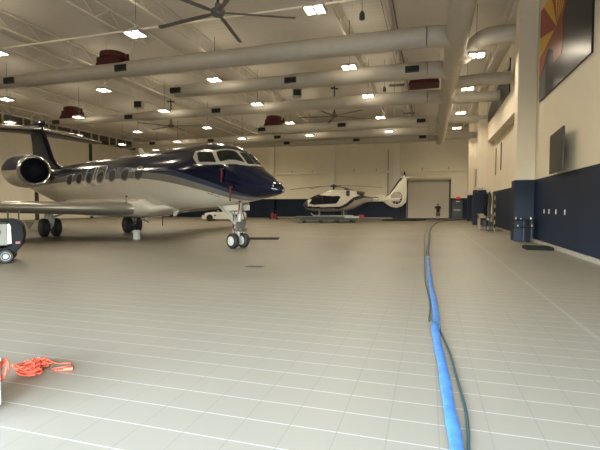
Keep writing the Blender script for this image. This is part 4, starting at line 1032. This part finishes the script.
# work bench and gear rack further along
wb = empty('workbench', (3.45, 29.4, 0), 0, 'small wooden-topped workbench against the right wall by the gear rack', 'workbench')
MB().b2((-.45, -.35, .92), (.5, .6, 1.0)).build('top', 'wood', wb, bevel=.01)
MB().b2((-.42, -.32, .74), (.48, .56, .92)).build('apron', 'wood', wb)
for x in (-.40, .45):
    for y in (-.28, .53): MB().b2((x - .04, y - .04, 0), (x + .04, y + .04, .72)).build('leg', 'wood', wb)
MB().b2((-.38, -.25, .2), (.44, .5, .24)).build('shelf', 'dark', wb)
o = MB().lathe([(0, .17), (.34, .2), (.38, .15)], (0, 0, 0), (0, 0, 1), 16).build('bucket', 'dark', loc=(3.38, 29.35, .245), smooth=40); tag(o, 'dark bucket on the lower shelf of the workbench', 'bucket')
o = MB().b2((-.2, -.15, 0), (.2, .15, .25)).b2((-.05, -.02, .25), (.05, .02, .31)).build('tool_box', 'dark', loc=(3.68, 29.75, .245), bevel=.02); tag(o, 'dark toolbox on the workbench shelf beside the bucket', 'toolbox')
rk = empty('gear_rack', (3.75, 27.7, 0), 0, 'tall steel rack hung with dark gear on the right wall', 'rack')
for (x, y) in ((-.35, -.3), (-.35, 1.1)): MB().cyl((x, y, 0), (x, y, 2.35), .025, n=8).build('post', 'dark', rk)
for (p_, q_) in (((-.35, -.3, 2.3), (-.35, 1.1, 2.3)), ((-.35, -.3, .9), (-.35, 1.1, .9))): MB().cyl(p_, q_, .022, n=8).build('rail', 'dark', rk)
MB().b2((-.4, -.35, 0), (.4, 1.15, .05)).build('base', 'dark', rk)
def hung(x, y, z, h, w, label, m='black'):
    rgx = []
    for i in range(9):
        u = i / 8; ww = w * (.5 + .5 * math.sin(PI * (u * .8 + .15))); rgx.append([(ww * math.cos(2*PI*k/10) + .03 * math.sin(6 * u), ww * .6 * math.sin(2*PI*k/10), -h * u) for k in range(10)])
    o = MB().loft(rgx).build('hanging_gear', m, loc=(x, y, z), smooth=60); tag(o, label, 'gear', 'dark gear hanging on the rack')
hung(3.40, 28.7, 2.25, 1.35, .20, 'black harness hanging at the left of the gear rack')
hung(3.40, 28.0, 2.2, 1.1, .15, 'black bag hanging in the middle of the gear rack')
hung(3.40, 27.45, 2.28, 1.5, .10, 'dark strap bundle hanging at the right of the gear rack', 'dark')
ld = MB()
for k in range(9): ld.b2((-.03, -.03, k * .23), (.03, .03, k * .23 + .23), k % 2)
o = ld.build('striped_pole', ['yellow', 'black'], loc=(3.62, 26.95, 0)); tag(o, 'yellow and black striped pole leaning beside the gear rack', 'pole')
o = MB().cyl((0, 0, 0), (0, .25, 1.2), .018, n=8).b2((-.15, -.05, 0), (.15, .05, .08)).build('broom', 'dark', loc=(3.35, 26.4, 0)); tag(o, 'thin metal broom standing before the gear rack', 'broom')
o = MB().tube(smooth_path([(0, 0, 0), (0, -1.2, .18), (0, -2.6, .1), (0, -4.0, .24)], 6), .03, 8).cyl((0, -1.6, .14), (0, -1.6, .30), .1, n=12).build('work_light', 'steel', loc=(3.55, 36.2, 2.55), smooth=50); tag(o, 'curved metal arm with a lamp above the far navy pilaster', 'lamp arm')
# red item by the back wall
fe = empty('fire_extinguisher_cart', (-16.7, 45.0, 0), 0, 'small red wheeled fire extinguisher cart standing far behind the jet nose', 'extinguisher')
MB().lathe([(0, .18), (.5, .18), (.62, .1), (.68, .05)], (0, 0, .1), (0, 0, 1), 16).lathe([(0, .14), (.45, .14), (.52, .05)], (.3, 0, .1), (0, 0, 1), 16).build('tank', 'red', fe, smooth=50)
for s in (-.25, .5): MB().cyl((s, -.05, .14), (s, .05, .14), .14, n=14).build('wheel', 'tyre', fe)
MB().bar((-.25, .1, .1), (-.25, .2, 1.0), .03).bar((.5, .1, .1), (.5, .2, 1.0), .03).bar((-.25, .2, 1.0), (.5, .2, 1.0), .03).build('handle', 'dark', fe)

# ------------------------------------------------------------------ light, world, camera
w = bpy.data.worlds.new('world'); SC.world = w; w.use_nodes = True
bg = w.node_tree.nodes['Background']; sky = w.node_tree.nodes.new('ShaderNodeTexSky'); sky.sky_type = 'NISHITA'
sky.sun_disc = False; sky.sun_elevation = math.radians(35); sky.sun_rotation = math.radians(20); sky.air_density = 1.0; sky.dust_density = 2.0
hs_ = w.node_tree.nodes.new('ShaderNodeHueSaturation'); hs_.inputs['Saturation'].default_value = .7
w.node_tree.links.new(sky.outputs[0], hs_.inputs['Color']); w.node_tree.links.new(hs_.outputs[0], bg.inputs['Color']); bg.inputs['Strength'].default_value = 17.5
pt = bpy.data.lights.new('door_portal', 'AREA'); pt.shape = 'RECTANGLE'; pt.size = DX1 - DX0; pt.size_y = DZ; pt.cycles.is_portal = True
po = bpy.data.objects.new('door_portal', pt); C.objects.link(po); po.location = ((DX0 + DX1) / 2, YF - .15, DZ / 2); po.rotation_euler = (PI / 2, 0, 0)

cam = bpy.data.cameras.new('camera'); co = bpy.data.objects.new('camera', cam); C.objects.link(co)
cam.sensor_width = 36; cam.lens = 430 / 600 * 36; cam.clip_end = 300
co.location = (0, 0, 1.5); co.rotation_euler = (PI / 2 - math.atan(19 / 430), 0, math.atan(129 / 430))
SC.camera = co
SC.view_settings.view_transform = 'Standard'; SC.view_settings.look = 'None'; SC.view_settings.gamma = 1; SC.view_settings.exposure = 0.0
